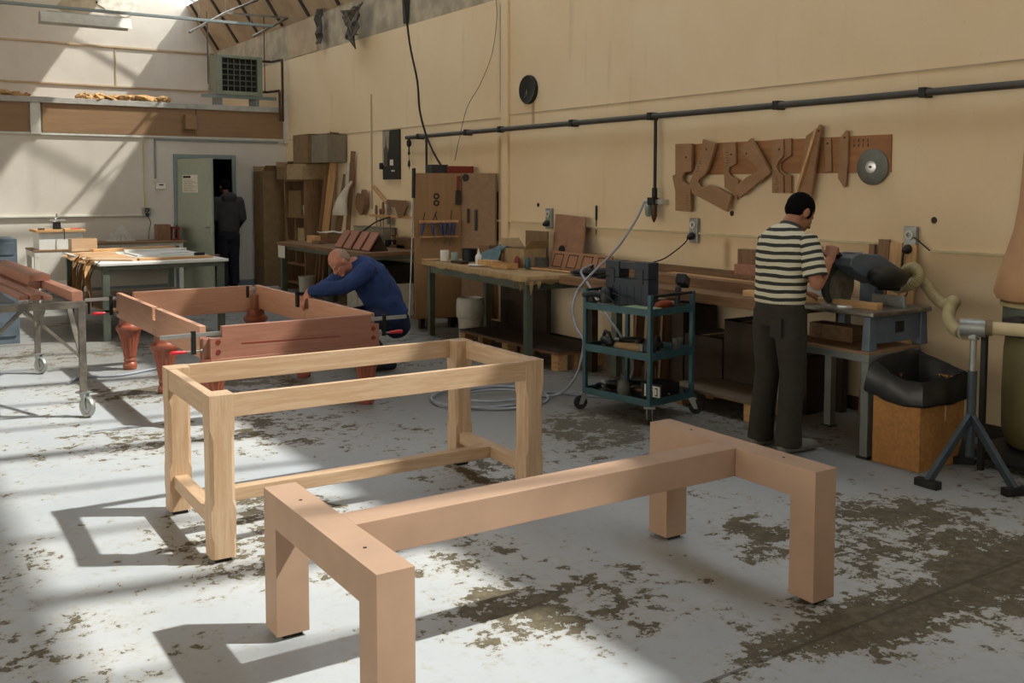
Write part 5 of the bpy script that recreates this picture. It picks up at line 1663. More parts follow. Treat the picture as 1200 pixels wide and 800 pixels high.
gx, gy = 5.60, 7.0
MB().sweep([(gx - .1, gy + .16, BZ + .03), (gx - .05, gy + .05, BZ + .04), (gx + .02, gy - .12, BZ + .045), (gx + .05, gy - .2, BZ + .04)], [(.03, .025), (.045, .035), (.045, .035), (.03, .03)], 12, round_=True).build('body', M['black'], ng, smooth=True)
MB().sweep([(gx + .0, gy + .02, BZ + .04), (gx - .03, gy + .0, BZ + .09), (gx - .03, gy - .02, BZ + .10)], [.018, .016, .012], 10, round_=True).build('handle', M['tooldark'], ng, smooth=True)
MB().box(gx - .12, gx + .06, gy - .24, gy - .18, BZ + .0, BZ + .03).build('magazine', M['black'], ng, bevel=.004)
hose('tool_lead', 'black lead coiled beside the air nailer', 'cable', [(5.50, 7.22, BZ + .03), (5.46, 7.1, BZ + .012), (5.5, 6.95, BZ + .012), (5.55, 6.82, BZ + .012), (5.66, 6.78, BZ + .02)], .008, M['rubber'])
# under the brown bench
gdb = 'dark boxes under the brown bench'
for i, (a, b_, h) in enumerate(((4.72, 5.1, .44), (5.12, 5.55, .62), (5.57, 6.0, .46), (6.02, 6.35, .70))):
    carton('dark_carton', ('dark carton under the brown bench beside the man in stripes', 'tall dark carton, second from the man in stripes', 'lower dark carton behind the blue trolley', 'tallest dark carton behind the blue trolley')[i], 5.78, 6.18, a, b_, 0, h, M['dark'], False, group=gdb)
lp = thing('low_platform', 'low dusty board on blocks on the floor beside the man in stripes', 'platform', (5.5, 4.9, 0))
MB().box(5.24, 5.70, 4.74, 5.62, .13, .15).build('deck', plain('dusty dark board', '#6b5a44', .9), lp, bevel=.002)
for (x, y) in ((5.26, 5.48), (5.26, 4.76), (5.60, 5.48), (5.60, 4.76)):
    MB().box(x, x + .07, y, y + .09, 0, .13).build('support', M['piney'], lp)
for i in range(3):
    plank('wood_offcut', ('upright pale offcut behind the trolley, leftmost', 'upright pale offcut behind the trolley, in the middle', 'upright pale offcut behind the trolley, rightmost')[i], 'wood offcut', (5.70 , 6.52 - .17 * i, 0), (5.74, 6.52 - .17 * i, .58 + .06 * i), .10, .025, M['brownx'], 'upright offcuts under the brown bench', (0, 1, 0))

# ================================================================ BLUE TOOL TROLLEY
TM = FR(4.64, 5.165, 0, math.radians(8))
tr = thing('tool_trolley', 'blue steel tool trolley with three shelves on casters', 'trolley', (4.64, 5.165, 0), math.radians(8))
TW, TD = .475, .63
for x in (0, TW):
    for y in (0, TD):
        MB().box(x - .015, x + .015, y - .015, y + .015, .12, .915).build('post', M['teal'], tr, bevel=.002, local=True)
for z, h in ((.79, .05), (.475, .055), (.145, .05)):
    b = MB().box(.0, TW, .0, TD, z - h / 2, z - h / 2 + .006)
    b.box(-.012, -.006, .015, TD - .015, z - h / 2, z + h / 2).box(TW + .006, TW + .012, .015, TD - .015, z - h / 2, z + h / 2)
    b.box(.015, TW - .015, -.012, -.006, z - h / 2, z + h / 2).box(.015, TW - .015, TD + .006, TD + .012, z - h / 2, z + h / 2)
    b.build('shelf', M['teal'], tr, local=True)
for y in (0, TD):
    MB().cyl((.0, y, .905), (TW, y, .905), .011, 10).build('top_bar', M['black'], tr, local=True, smooth=True)
for (x, y, yw) in ((0, 0, -2.4), (TW, 0, -.9), (0, TD, 2.6), (TW, TD, .4)):
    caster(tr, x, y, .052, .125, yw, M['rubber'], 0, .03)
SH = (.766, .4535, .126)       # shelf top surfaces


def tl_at(x, y, z):
    return TM @ Vector((x, y, z))


# tool case: slab with a handle opening
tc = thing('tool_case', 'navy plastic tool case with a cut out handle, upright on the trolley', 'case', tl_at(.21, .36, SH[0]), math.radians(8))
cw, chh = .42, .36
b = MB()
b.box(-.06, .06, -cw / 2, cw / 2, 0, chh * .66)
b.box(-.06, .06, -cw / 2, -.075, chh * .66, chh).box(-.06, .06, .075, cw / 2, chh * .66, chh)
b.box(-.052, .052, -.075, .075, chh * .84, chh * .985)
b.build('body', M['navy'], tc, bevel=.006, local=True)
for y in (-.14, .14):
    MB().box(-.068, -.058, y - .025, y + .025, chh * .55, chh * .85).build('latch', M['tooldark'], tc, bevel=.003, local=True)
for k in range(5):
    MB().box(-.064, -.058, -.15 + .07 * k, -.13 + .07 * k, .03, chh * .5).build('rib', M['navy'], tc, bevel=.002, local=True)


def power_tool(name, label, cat, p, rot, kind, mat, s=1.0):
    """small hand power tools lying on a shelf"""
    t = thing(name, label, cat, p, rot)
    L = lambda pts: [Vector(q_) * s for q_ in pts]
    if kind == 'grinder':
        MB().sweep(L([(-.13, 0, .04), (-.06, 0, .04), (.03, 0, .042), (.09, 0, .045)]), [.026 * s, .03 * s, .036 * s, .034 * s], 14, round_=True).build('body', mat, t, local=True, smooth=True)
        MB().lathe([(.02, 0), (.032, .01), (.034, .05), (.025, .06)], Vector((.12, 0, .02)) * s, (0, 0, 1), 18).build('gear_head', M['zinc'], t, local=True, smooth=True)
        MB().lathe([(.01, 0), (.062, 0), (.062, .004), (.01, .004)], Vector((.12, 0, .004)) * s, (0, 0, 1), 28).build('disc', M['steel'], t, local=True, smooth=True)
        MB().sweep(L([(.11, .03, .04), (.11, .08, .05), (.11, .14, .055)]), [.012, .016, .014], 10, round_=True).build('side_handle', M['rubber'], t, local=True, smooth=True)
    elif kind == 'sander':
        MB().box(-.06, .06, -.05, .05, .0, .015).build('pad', M['steel'], t, local=True, bevel=.003)
        MB().lathe([(.045, 0), (.05, .04), (.046, .08), (.03, .11), (.012, .12)], (0, 0, .015), (0, 0, 1), 20).build('body', mat, t, local=True, smooth=True)
        MB().sweep(L([(.03, 0, .07), (.09, 0, .085), (.16, 0, .075)]), [.026, .024, .02], 12, round_=True).build('handle', M['tooldark'], t, local=True, smooth=True)
    elif kind == 'drill':
        MB().sweep(L([(-.09, 0, .05), (-.04, 0, .052), (.05, 0, .05), (.09, 0, .05)]), [.028, .034, .03, .02], 14, round_=True).build('body', mat, t, local=True, smooth=True)
        MB().sweep(L([(-.05, 0, .05), (-.07, .09, .045), (-.08, .15, .04)]), [.024, .022, .028], 12, round_=True).build('handle', M['tooldark'], t, local=True, smooth=True)
        MB().lathe([(.016, 0), (.02, .01), (.018, .04), (.006, .05), (.004, .12)], Vector((.09, 0, .05)) * s, (1, 0, 0), 14).build('chuck', M['bright'], t, local=True, smooth=True)
    elif kind == 'jigsaw':
        MB().box(-.09, .09, -.03, .03, 0, .006).build('foot', M['bright'], t, local=True)
        MB().sweep(L([(-.08, 0, .06), (-.02, 0, .062), (.06, 0, .06)]), [.028, .034, .03], 14, round_=True).build('body', mat, t, local=True, smooth=True)
        MB().sweep(L([(-.07, 0, .08), (-.04, 0, .125), (.03, 0, .13), (.06, 0, .085)]), .013, 10, round_=True).build('handle', M['tooldark'], t, local=True, smooth=True)
        MB().box(.05, .075, -.012, .012, .006, .04).build('blade_guard', M['bright'], t, local=True)
    return t


power_tool('sander', 'black sander with a looped cord on the left of the trolley top', 'sander', tl_at(.10, .52, SH[0] + .03), 2.6, 'sander', M['tooldark'], 1)
hose('tool_lead', 'looped black cord draped over the trolley top', 'cable', [tl_at(.10, .52, SH[0] + .12), tl_at(.02, .45, SH[0] + .12), tl_at(.03, .33, SH[0] + .05), tl_at(.06, .26, SH[0] + .07), tl_at(.08, .36, SH[0] + .11), tl_at(.1, .45, SH[0] + .12)], .006, M['rubber'])
cs = tag(MB(TM).box(.02, .16, .30, .60, SH[0] + .001, SH[0] + .028).build('tool_box', M['lime'], bevel=.006), 'pale flat green box under the black sander on the trolley', 'box')
cs = tag(MB(TM).box(.02, .18, .04, .29, SH[0] + .001, SH[0] + .045).build('tool_box', M['lime'], bevel=.006), 'pale green box at the near corner of the trolley top', 'box')
power_tool('hand_drill', 'orange drill on the right of the trolley top', 'drill', tl_at(.30, .12, SH[0]), .3, 'drill', M['orange'], 1)
dc = thing('cordless_driver', 'black cordless driver standing at the right corner of the trolley top', 'driver', tl_at(.41, .09, SH[0]), .4)
MB().sweep([(0, 0, .03), (.01, 0, .10), (.02, 0, .16)], [.022, .02, .024], 12, round_=True).build('grip', M['tooldark'], dc, local=True, smooth=True)
MB().box(-.05, .06, -.04, .04, .16, .24).build('battery', M['tooldark'], dc, bevel=.012, local=True, matrix=Matrix.Translation((0, 0, .04)) @ Matrix.Rotation(.5, 4, 'Y'))
MB().box(-.05, .05, -.035, .035, .0, .05).build('head', M['black'], dc, bevel=.01, local=True)
power_tool('grinder', 'dark grinder with a cream body on the middle shelf of the trolley', 'grinder', tl_at(.14, .30, SH[1]), -1.4, 'grinder', M['felt'], 1)
power_tool('jigsaw', 'black jigsaw at the left of the middle trolley shelf', 'jigsaw', tl_at(.15, .55, SH[1]), 1.3, 'jigsaw', M['tooldark'], 1)
power_tool('hand_drill', 'dark drill at the back of the middle trolley shelf', 'drill', tl_at(.33, .46, SH[1]), 2.2, 'drill', M['black'], 1)
power_tool('jigsaw', 'jigsaw with bright metal parts at the near right of the middle shelf', 'jigsaw', tl_at(.25, .14, SH[1]), .6, 'jigsaw', M['black'], 1)
power_tool('sander', 'dark sander at the near post on the middle trolley shelf', 'sander', tl_at(.10, .09, SH[1]), .9, 'sander', M['tooldark'], .9)
tag(MB(TM).box(.37, .41, .06, .10, SH[1], SH[1] + .11).box(.37, .45, .06, .10, SH[1] + .07, SH[1] + .11).build('steel_clip', M['bright'], bevel=.004), 'small bright steel bracket on the right of the middle shelf', 'bracket')
power_tool('grinder', 'large black grinder at the back of the bottom trolley shelf', 'grinder', tl_at(.25, .45, SH[2]), 2.4, 'grinder', M['tooldark'], 1.25)
power_tool('sander', 'round grey sander lying in front on the bottom trolley shelf', 'sander', tl_at(.10, .33, SH[2]), 1.1, 'sander', M['greyplastic'], 1)
power_tool('hand_drill', 'brown bodied drill on the bottom trolley shelf', 'drill', tl_at(.20, .22, SH[2]), -1.2, 'drill', M['copper'], 1)
mt = thing('marked_box', 'black box with white lettered panel on the bottom trolley shelf', 'box', tl_at(.22, .13, SH[2]), math.radians(8))
MB().box(-.05, .16, -.10, .10, 0, .12).build('body', M['black'], mt, bevel=.006, local=True)
MB().box(-.0525, -.05, -.085, .02, .025, .105).build('label_panel', M['plastic'], mt, local=True)
lm = MB()
for (a, b_, c, d_) in ((-.02, .0, .085, .093), (-.006, .0, .06, .093), (-.02, .0, .058, .066), (-.02, -.014, .035, .066), (-.02, .0, .033, .041),
                       (-.065, -.04, .085, .093), (-.065, -.057, .035, .093), (-.065, -.04, .033, .041)):
    lm.box(-.0535, -.0525, a, b_, c, d_)
lm.build('letters', M['ink'], mt, local=True)
MB().box(-.0535, -.05, .045, .06, .02, .11).build('white_stripe', M['plastic'], mt, local=True)
hose('tool_lead', 'thin black cord looped at the left of the bottom trolley shelf', 'cable', [tl_at(.1, .42, SH[2] + .02), tl_at(.05, .52, SH[2] + .08), tl_at(.06, .60, SH[2] + .03), tl_at(.12, .58, SH[2] + .01)], .006, M['rubber'])
tag(MB(TM).sweep([(.41, .06, SH[2] + .03), (.42, .16, SH[2] + .035), (.41, .3, SH[2] + .03)], [(.05, .025), (.06, .035), (.04, .025)], 12, round_=True).build('cloth_roll', M['greyplastic'], smooth=True), 'rolled grey rag on the right of the bottom trolley shelf', 'rag')

# air hoses
hose('air_hose', 'pale air hose curving from the regulator down past the trolley to the floor', 'hose',
     [(rx, 6.95, 1.545), at(745, 258, 0, 5.95), at(722, 292, 0, 5.55), at(692, 322, 0, 5.12), at(676, 342, 0, 4.98), at(671, 365, 0, 4.92), at(676, 385, 0, 4.86), at(684, 402, 0, 4.80), (4.72, 6.12, .18), (4.6, 6.2, .03), (4.45, 6.35, .011)], .0105, M['hose'], 10)
hose('air_hose', 'pale air hose from the nailer crossing the longer hose into the trolley', 'hose',
     [(5.57, 7.0, BZ + .105), at(681, 318, 0, 5.36), at(690, 334, 0, 5.16), at(699, 350, 0, 5.05), (4.98, 6.02, .62), (5.04, 5.9, .44), (5.1, 5.88, .2), (5.0, 6.05, .02), (4.8, 6.3, .012)], .0105, M['hose'], 10)
pts = []
for k in range(44):
    a = k * .42
    r_ = .30 + .05 * math.sin(k * .37) + .08 * math.sin(k * .11)
    pts.append((4.17 + .05 * math.sin(k * .2) + r_ * 1.15 * math.cos(a), 6.42 + .05 * math.cos(k * .3) + r_ * math.sin(a), .012 + .011 * (k // 15)))
pts += [(4.5, 6.35, .03), (4.7, 6.28, .015), (4.82, 6.1, .012), (5.0, 5.95, .012), (5.35, 6.2, .012), (5.6, 6.6, .012)]
hose('coiled_hose', 'grey blue air hose lying coiled on the floor behind the oak table', 'hose', pts, .011, M['hose'], 8, sub=4)
hose('air_hose', 'pale hose running across the floor behind the billiard frame legs', 'hose', [(1.45, 8.9, .012), (1.6, 9.15, .012), (1.9, 9.05, .012), (2.4, 9.25, .012), (2.9, 9.15, .012), (3.15, 9.0, .012)], .011, M['hose'])

# ================================================================ MITRE SAW ON ITS STAND
ss = thing('saw_stand', 'grey steel stand with a plywood shelf carrying the mitre saw', 'stand', (5.43, 4.1, 0))
for (x, y) in ((5.17, 3.76), (5.17, 4.42), (5.66, 3.76), (5.66, 4.42)):
    MB().box(x - .028, x + .028, y - .028, y + .028, .012, .60).build('leg', M['standgrey'], ss, bevel=.003)
    MB().box(x - .04, x + .04, y - .04, y + .04, 0, .012).build('foot', M['black'], ss)
for (x0, x1, y0, y1) in ((5.145, 5.685, 3.735, 3.785), (5.145, 5.685, 4.395, 4.445), (5.145, 5.195, 3.785, 4.395), (5.635, 5.685, 3.785, 4.395)):
    MB().box(x0, x1, y0, y1, .60, .645).build('rail', M['standgrey'], ss, bevel=.002)
MB().box(5.15, 5.68, 3.74, 4.44, .645, .66).build('shelf', M['ply'], ss)
block('wood_offcut', 'brown block stored under the saw table', 'wood offcut', 5.40, 5.55, 4.05, 4.4, .66, .76, M['brownx'])
ms = thing('mitre_saw', 'blue grey mitre saw with a mesh guard and round dust outlet', 'saw', (5.5, 4.05, .66))
for (x, y) in ((5.22, 3.79), (5.22, 4.38), (5.75, 3.79), (5.75, 4.38)):
    MB().hexa([(x - .04, y - .03, .66), (x + .04, y - .03, .66), (x + .04, y + .03, .66), (x - .04, y + .03, .66),
               (x - .03, y - .025, .875), (x + .03, y - .025, .875), (x + .03, y + .025, .875), (x - .03, y + .025, .875)]).build('leg', M['bluegrey'], ms, bevel=.006)
MB().box(5.26, 5.74, 3.775, 3.79, .70, .87).build('side_panel', M['bluegrey'], ms, bevel=.003)
MB().box(5.46, 5.54, 3.765, 3.776, .76, .83).build('switch_box', M['black'], ms, bevel=.003)
MB().box(5.18, 5.80, 3.74, 4.62, .875, .905).build('saw_table', M['steel'], ms, bevel=.008)
MB().lathe([(.0, 0), (.17, 0), (.17, .012), (.16, .016), (0, .016)], (5.42, 4.12, .905), (0, 0, 1), 36).build('turntable', M['bright'], ms, smooth=True)
MB().box(5.55, 5.575, 3.78, 4.02, .905, .98).build('fence', M['zinc'], ms, bevel=.003)
MB().box(5.55, 5.575, 4.2, 4.55, .905, .98).build('fence', M['zinc'], ms, bevel=.003)
MB().box(5.62, 5.72, 4.05, 4.17, .905, 1.05).build('pivot_arm', M['bluegrey'], ms, bevel=.01)
MB().prism([(5.30, 4.0, 1.17), (5.31, 4.0, 1.225), (5.40, 4.0, 1.25), (5.60, 4.0, 1.235), (5.82, 4.0, 1.14), (5.84, 4.0, 1.07), (5.64, 4.0, 1.03), (5.42, 4.0, 1.10)], (0, .16, 0)).build('saw_head', M['bluegrey'], ms, bevel=.008)
MB().prism([(5.50, 3.985, 1.09), (5.52, 3.985, 1.15), (5.70, 3.985, 1.15), (5.81, 3.985, 1.12), (5.82, 3.985, 1.075), (5.64, 3.985, 1.045)], (0, .02, 0)).build('belt_cover', M['black'], ms, bevel=.006)
MB().box(5.38, 5.46, 4.03, 4.12, 1.245, 1.256).build('rating_plate', M['zinc'], ms, bevel=.002)
MB().sweep([(5.46, 3.92, 1.10), (5.56, 3.90, 1.095), (5.66, 3.90, 1.085)], [(.06, .065), (.068, .072), (.06, .065)], 20, round_=True).build('motor', M['black'], ms, smooth=True)
MB().lathe([(.02, 0), (.145, .0), (.15, .006), (.15, .03), (.14, .036), (.02, .036)], (5.36, 4.13, 1.05), (0, 1, .05), 40).build('blade_guard', plain('dark mesh guard', '#33362f', .6, .3, var=.5, scale=120), ms, smooth=True)
MB().lathe([(.01, 0), (.125, 0), (.125, .003), (.01, .003)], (5.38, 4.125, 1.03), (0, 1, .05), 48).build('blade', M['steel'], ms, smooth=True)
MB().sweep([(5.34, 4.11, 1.21), (5.30, 4.11, 1.25), (5.255, 4.105, 1.275)], [.024, .018, .018], 12, round_=True).build('handle', M['black'], ms, smooth=True)
MB().cyl((5.66, 4.06, 1.03), (5.78, 3.98, 1.02), .036, 18).build('dust_outlet', M['black'], ms, smooth=True)
plank('workpiece', 'pale timber strip being cut on the saw table', 'timber', (5.27, 4.86, .926), (5.36, 3.82, .926), .07, .04, M['pinex'])
gwl = 'boards leaning behind the saw'
for i, (y, h, m) in enumerate(((4.50, 1.26, 'brownx'), (4.40, 1.30, 'brownx'), (4.30, 1.28, 'pinex'), (4.19, 1.27, 'pinex'))):
    plank('leaning_board', ('leftmost narrow board leaning on the wall behind the saw', 'rounded dark board leaning second from the left behind the saw', 'pale board leaning third from the left behind the saw', 'rightmost board leaning on the wall behind the saw')[i], 'board',
          (6.10, y - .02, 0), (6.21, y, h), (.05, .09, .10, .11)[i], .02, M[m], gwl, (-1, 0, 0))

# ribbed extraction hose
hp = [(5.78, 3.98, 1.02), at(1052, 337, 0, 5.80), at(1068, 333, 0, 5.80), at(1077, 324, 0, 5.83), at(1072, 314, 0, 5.88), at(1062, 317, 0, 5.93), at(1068, 322, 0, 5.97), at(1082, 330, 0, 5.95), at(1095, 347, 0, 5.88), at(1108, 357, 0, 5.8),
      at(1118, 353, 0, 5.74), at(1113, 362, 0, 5.65), at(1112, 374, 0, 5.55), at(1120, 386, 0, 5.45), at(1133, 391, 0, 5.37)]
P = [Vector(p) for p in hp]
Q = []
for i in range(len(P) - 1):
    p0, p1, p2, p3 = P[max(0, i - 1)], P[i], P[i + 1], P[min(len(P) - 1, i + 2)]
    for k in range(16):
        t = k / 16
        Q.append(.5 * ((2 * p1) + (p2 - p0) * t + (2 * p0 - 5 * p1 + 4 * p2 - p3) * t * t + (3 * p1 - p0 - 3 * p2 + p3) * t ** 3))
rr = [.0345 + .005 * (i % 2) for i in range(len(Q))]
hx = thing('extraction_hose', 'ribbed cream extraction hose looping from the saw to the pole stand', 'hose', Q[0])
MB().sweep(Q, rr, 14).build('hose', M['flex'], hx, smooth=True)
for k in (8, len(Q) - 8):
    MB().sweep([Q[k], Q[k + 2]], .042, 14).build('hose_clip', M['bright'], hx, smooth=True)

# pole stand with pipe
pt = thing('pole_stand', 'dark blue tripod pole stand holding the extraction pipe', 'stand', (5.34, 3.18, 0))
MB().cyl((5.34, 3.18, .12), (5.34, 3.18, .62), .026, 16).build('pole', M['poleblue'], pt, smooth=True)
MB().cyl((5.34, 3.18, .62), (5.34, 3.18, .84), .018, 14).build('upper_pole', M['zinc'], pt, smooth=True)
MB().box(5.315, 5.365, 3.155, 3.205, .80, .90).build('clamp_head', M['zinc'], pt, bevel=.008)
MB().cyl((5.315, 3.25, .87), (5.375, 3.13, .87), .052, 18).build('pipe_collar', M['zinc'], pt, smooth=True)
for (fx, fy) in ((4.95, 3.19), (5.215, 2.84), (5.55, 3.36)):
    MB().bar((5.34, 3.18, .36), (fx, fy, .03), .03, .045).build('leg', M['poleblue'], pt, bevel=.003)
    d = Vector((fx - 5.34, fy - 3.18, 0)).normalized()
    n = Vector((-d.y, d.x, 0))
    MB().bar(Vector((fx, fy, .022)) - n * .07, Vector((fx, fy, .022)) + n * .07, .055, .044).build('foot', M['black'], pt, bevel=.003)
ep = thing('extraction_pipe', 'cream plastic extraction pipe from the pole stand to the dust extractor', 'pipe', (5.6, 3.1, .8))
MB().cyl((5.36, 3.25, .87), (5.43, 3.12, .868), .045, 18).build('elbow', plain('brown pipe joint', '#8a7450', .5), ep, smooth=True)
MB().cyl((5.41, 3.158, .868), (5.74, 2.52, .862), .038, 18).build('pipe', M['cream'], ep, smooth=True)
tag(MB().box(5.50, 5.53, 3.20, 3.23, 0, .86).build('steel_post', M['black']), 'thin black post behind the pole stand', 'post')

# bin with liner
bi = thing('waste_box', 'orange brown chipboard bin with a black liner, beside the saw stand', 'bin', (5.36, 3.54, 0))
bx0, bx1, by0, by1, bh = 5.15, 5.60, 3.38, 3.70, .52
for (a, b_, c, d_) in ((bx0, bx0 + .016, by0, by1), (bx1 - .016, bx1, by0, by1), (bx0 + .016, bx1 - .016, by0, by0 + .016), (bx0 + .016, bx1 - .016, by1 - .016, by1)):
    MB().box(a, b_, c, d_, 0, bh).build('side_panel', M['bin'], bi, bevel=.002)
MB().box(bx0 + .016, bx1 - .016, by0 + .016, by1 - .016, .01, .03).build('bottom', M['bin'], bi)
MB().box(5.40, 5.404, by0 - .003, by0, .28, .50).build('white_scratch', M['offwhite'], bi)
ln = MB()
N = 48
prof = [(-.06, .30), (-.025, .45), (-.008, bh + .05), (.012, bh + .075), (.034, bh + .05), (.042, bh - .02), (.05, bh - .09), (.044, bh - .105)]
cxx, cyy, hx_, hy_ = (bx0 + bx1) / 2, (by0 + by1) / 2, (bx1 - bx0) / 2, (by1 - by0) / 2
rings = []
for (o_, z) in prof:
    row = []
    for k in range(N):
        a = 2 * PI * k / N
        ca_, sa_ = math.cos(a), math.sin(a)
        m_ = max(abs(ca_), abs(sa_)) ** .85
        wob = .012 * mnoise.noise(Vector((ca_ * 4, sa_ * 4, z * 9)))
        droop = .06 * mnoise.noise(Vector((ca_ * 1.5 + 3, sa_ * 1.5, 0))) if z > bh - .12 else 0
        back = .07 * (sa_ + ca_ * .3) if z > bh - .03 else .03 * sa_
        row.append(ln.v((cxx + (hx_ + o_ + wob) * ca_ / m_, cyy + (hy_ + o_ + wob) * sa_ / m_, z + droop * .7 + back * .8)))
    rings.append(row)
for i in range(len(rings) - 1):
    for k in range(N):
        ln.face([rings[i][k], rings[i][(k + 1) % N], rings[i + 1][(k + 1) % N], rings[i + 1][k]])
ln.face(rings[0][::-1])
lo = ln.build('bin_liner', M['binbag'], bi, smooth=True)
sf = lo.modifiers.new('thick', 'SOLIDIFY')
sf.thickness = .003

# dust extractor at the right edge
ex = thing('dust_extractor', 'dust extractor with a peach filter bag above an olive sack, at the right edge', 'extractor', (5.93, 3.08, 0))
exc = (5.93, 3.08, 0)
MB().box(5.58, 6.2, 2.80, 3.36, .05, .10).build('base', M['black'], ex, bevel=.005)
for (x, y) in ((5.64, 2.86), (5.64, 3.30), (6.14, 2.86), (6.14, 3.30)):
    caster(ex, x - exc[0], y - exc[1], .025, .05, 1.0, M['rubber'], 0, .02)
prof = [(.16, .10), (.20, .13), (.225, .22), (.23, .45), (.225, .70), (.21, .82)]
MB().lathe(prof, exc, (0, 0, 1), 36, flute=(.12, .8, 9, .03)).build('sack', M['baglow'], ex, smooth=True)
MB().lathe([(.225, .80), (.235, .80), (.235, .97), (.22, .97)], exc, (0, 0, 1), 36).build('drum', M['green'], ex, smooth=True)
MB().lathe([(.235, .79), (.245, .80), (.245, .84), (.235, .85)], exc, (0, 0, 1), 36).build('clamp_band', M['black'], ex, smooth=True)
MB().lathe([(.225, .955), (.25, .965), (.25, .985), (.225, .995)], exc, (0, 0, 1), 36).build('clamp_band', M['flex'], ex, smooth=True)
MB().lathe([(.23, .99), (.27, 1.005), (.29, 1.05), (.27, 1.15), (.225, 1.3), (.19, 1.42), (.165, 1.6), (.15, 1.9), (.10, 2.0), (.03, 2.03)], exc, (0, 0, 1), 40, flute=(1.0, 1.9, 11, .03)).build('filter_bag', M['bagtop'], ex, smooth=True)
MB().box(5.52, 5.70, 3.0, 3.12, .82, .92).build('inlet', M['black'], ex, bevel=.006)
q = at(1189, 295, 0, 5.76)
MB().hexa([(q.x, q.y - .02, q.z - .05), (q.x + .02, q.y - .07, q.z - .05), (q.x + .03, q.y - .07, q.z - .05), (q.x + .01, q.y - .02, q.z - .05),
           (q.x, q.y - .02, q.z + .05), (q.x + .02, q.y - .07, q.z + .045), (q.x + .03, q.y - .07, q.z + .045), (q.x + .01, q.y - .02, q.z + .05)]).build('warning_label', M['reddark'], ex)
MB().cyl((6.17, 2.84, .1), (6.17, 2.84, 1.9), .012, 10).build('bag_frame', M['zinc'], ex, smooth=True)

# ================================================================ PEOPLE
def hand(b, wrist, X, N, thumb, curl, s=1.0):
    """palm, four bent fingers and a thumb added to builder b; X towards the fingers, N the way they curl"""
    X = Vector(X).normalized()
    N = Vector(N)
    N = (N - X * N.dot(X)).normalized()
    S = X.cross(N) * thumb
    w = Vector(wrist)
    b.sweep([w - X * .03 * s, w + X * .01 * s, w + X * .05 * s, w + X * .088 * s], [(.027 * s, .02 * s), (.031 * s, .018 * s), (.041 * s, .016 * s), (.042 * s, .013 * s)], 14, N)
    for i in range(4):
        k = 1.5 - i
        ln = (.90, 1.0, .95, .76)[i] * s
        p = w + X * (.078 + (.004, .008, .005, -.004)[i]) * s + S * (k * .0215 * s)
        ang = 0
        pts = [p]
        for j, L in enumerate((.045, .028, .024)):
            ang += curl[j] * (1 + .06 * i)
            d = X * math.cos(ang) + N * math.sin(ang) + S * (k * .05)
            p = p + d.normalized() * L * ln
            pts.append(p)
        b.sweep(pts, [.0098 * s, .0092 * s, .0085 * s, .0068 * s], 10, S, round_=True)
    p = w + X * .022 * s + S * .030 * s
    q = p + (X * .62 + S * .62 + N * .28).normalized() * .042 * s
    r_ = q + (X * .85 + S * .18 + N * .5).normalized() * .032 * s
    e_ = r_ + (X * .80 + S * -.05 + N * .6).normalized() * .024 * s
    b.sweep([p, q, r_, e_], [.015 * s, .0125 * s, .0108 * s, .008 * s], 10, N, round_=True)


def headmat(c, fwd, up):
    f = Vector(fwd).normalized()
    u = Vector(up)
    u = (u - f * u.dot(f)).normalized()
    l = u.cross(f)
    return Matrix.Translation(Vector(c)) @ Matrix((f, l, u)).transposed().to_4x4()


def head(b, H, neck, nr=.056):
    """skull, jaw, brow, nose, lips, ears and neck"""
    Rm = H.to_3x3()
    E_ = lambda c, r: b.ell(H @ Vector(c), r, Rm, 20, 14)
    E_((-.008, 0, .025), (.098, .077, .094))
    E_((.032, 0, -.045), (.062, .060, .072))
    E_((.066, 0, -.098), (.028, .030, .020))
    E_((.078, 0, .012), (.016, .048, .013))
    for s in (-1, 1):
        E_((.066, s * .036, -.030), (.022, .022, .02))
        E_((-.006, s * .079, -.012), (.020, .010, .031))
        E_((-.012, s * .084, .002), (.014, .008, .018))
        E_((.103, s * .012, -.040), (.010, .009, .008))
    b.sweep([H @ Vector(p) for p in ((.088, 0, .008), (.100, 0, -.014), (.113, 0, -.036))], [.009, .011, .013], 10, H.to_3x3() @ Vector((1, 0, 0)), round_=True)
    E_((.090, 0, -.064), (.011, .024, .006))
    E_((.088, 0, -.075), (.011, .021, .007))
    b.sweep([H @ Vector((-.012, 0, -.03)), H @ Vector((-.022, 0, -.09)), Vector(neck)], [nr, nr * .98, nr * 1.12], 16, Rm @ Vector((1, 0, 0)))


def person(label, loc, body_fn, skin, hairmat, H, bald=False):
    t = thing('person', label, 'person', loc)
    b = MB()
    body_fn(b)
    b.build('body', skin, t, remesh=.0055, smooth_it=3)
    hb_ = MB()
    Rm = H.to_3x3()
    k = .985 if bald else 1.0
    if bald:
        hb_.ell(H @ Vector((-.030, 0, .022)), (.080, .0798, .082), Rm, 24, 16)
    else:
        hb_.ell(H @ Vector((-.016, 0, .034)), (.1, .081, .094), Rm, 24, 16)
    hb_.ell(H @ Vector((-.043, 0, .0)), (.066, .073, .066), Rm, 24, 16)
    if not bald:
        for s in (-1, 1):
            hb_.ell(H @ Vector((.022, s * .068, .0)), (.02, .012, .035), Rm, 14, 10)
    hb_.build('hair', hairmat, t, remesh=.006, smooth_it=2)
    for s in (-1, 1):
        e_ = MB().ell(H @ Vector((.0765, s * .031, -.010)), (.011, .012, .008), Rm, 14, 10).build('eye', M['eye'], t, smooth=True)
        MB().ell(H @ Vector((.0855, s * .031, -.012)), (.003, .006, .006), Rm, 10, 8).build('iris', M['ink'], e_, smooth=True)
    return t


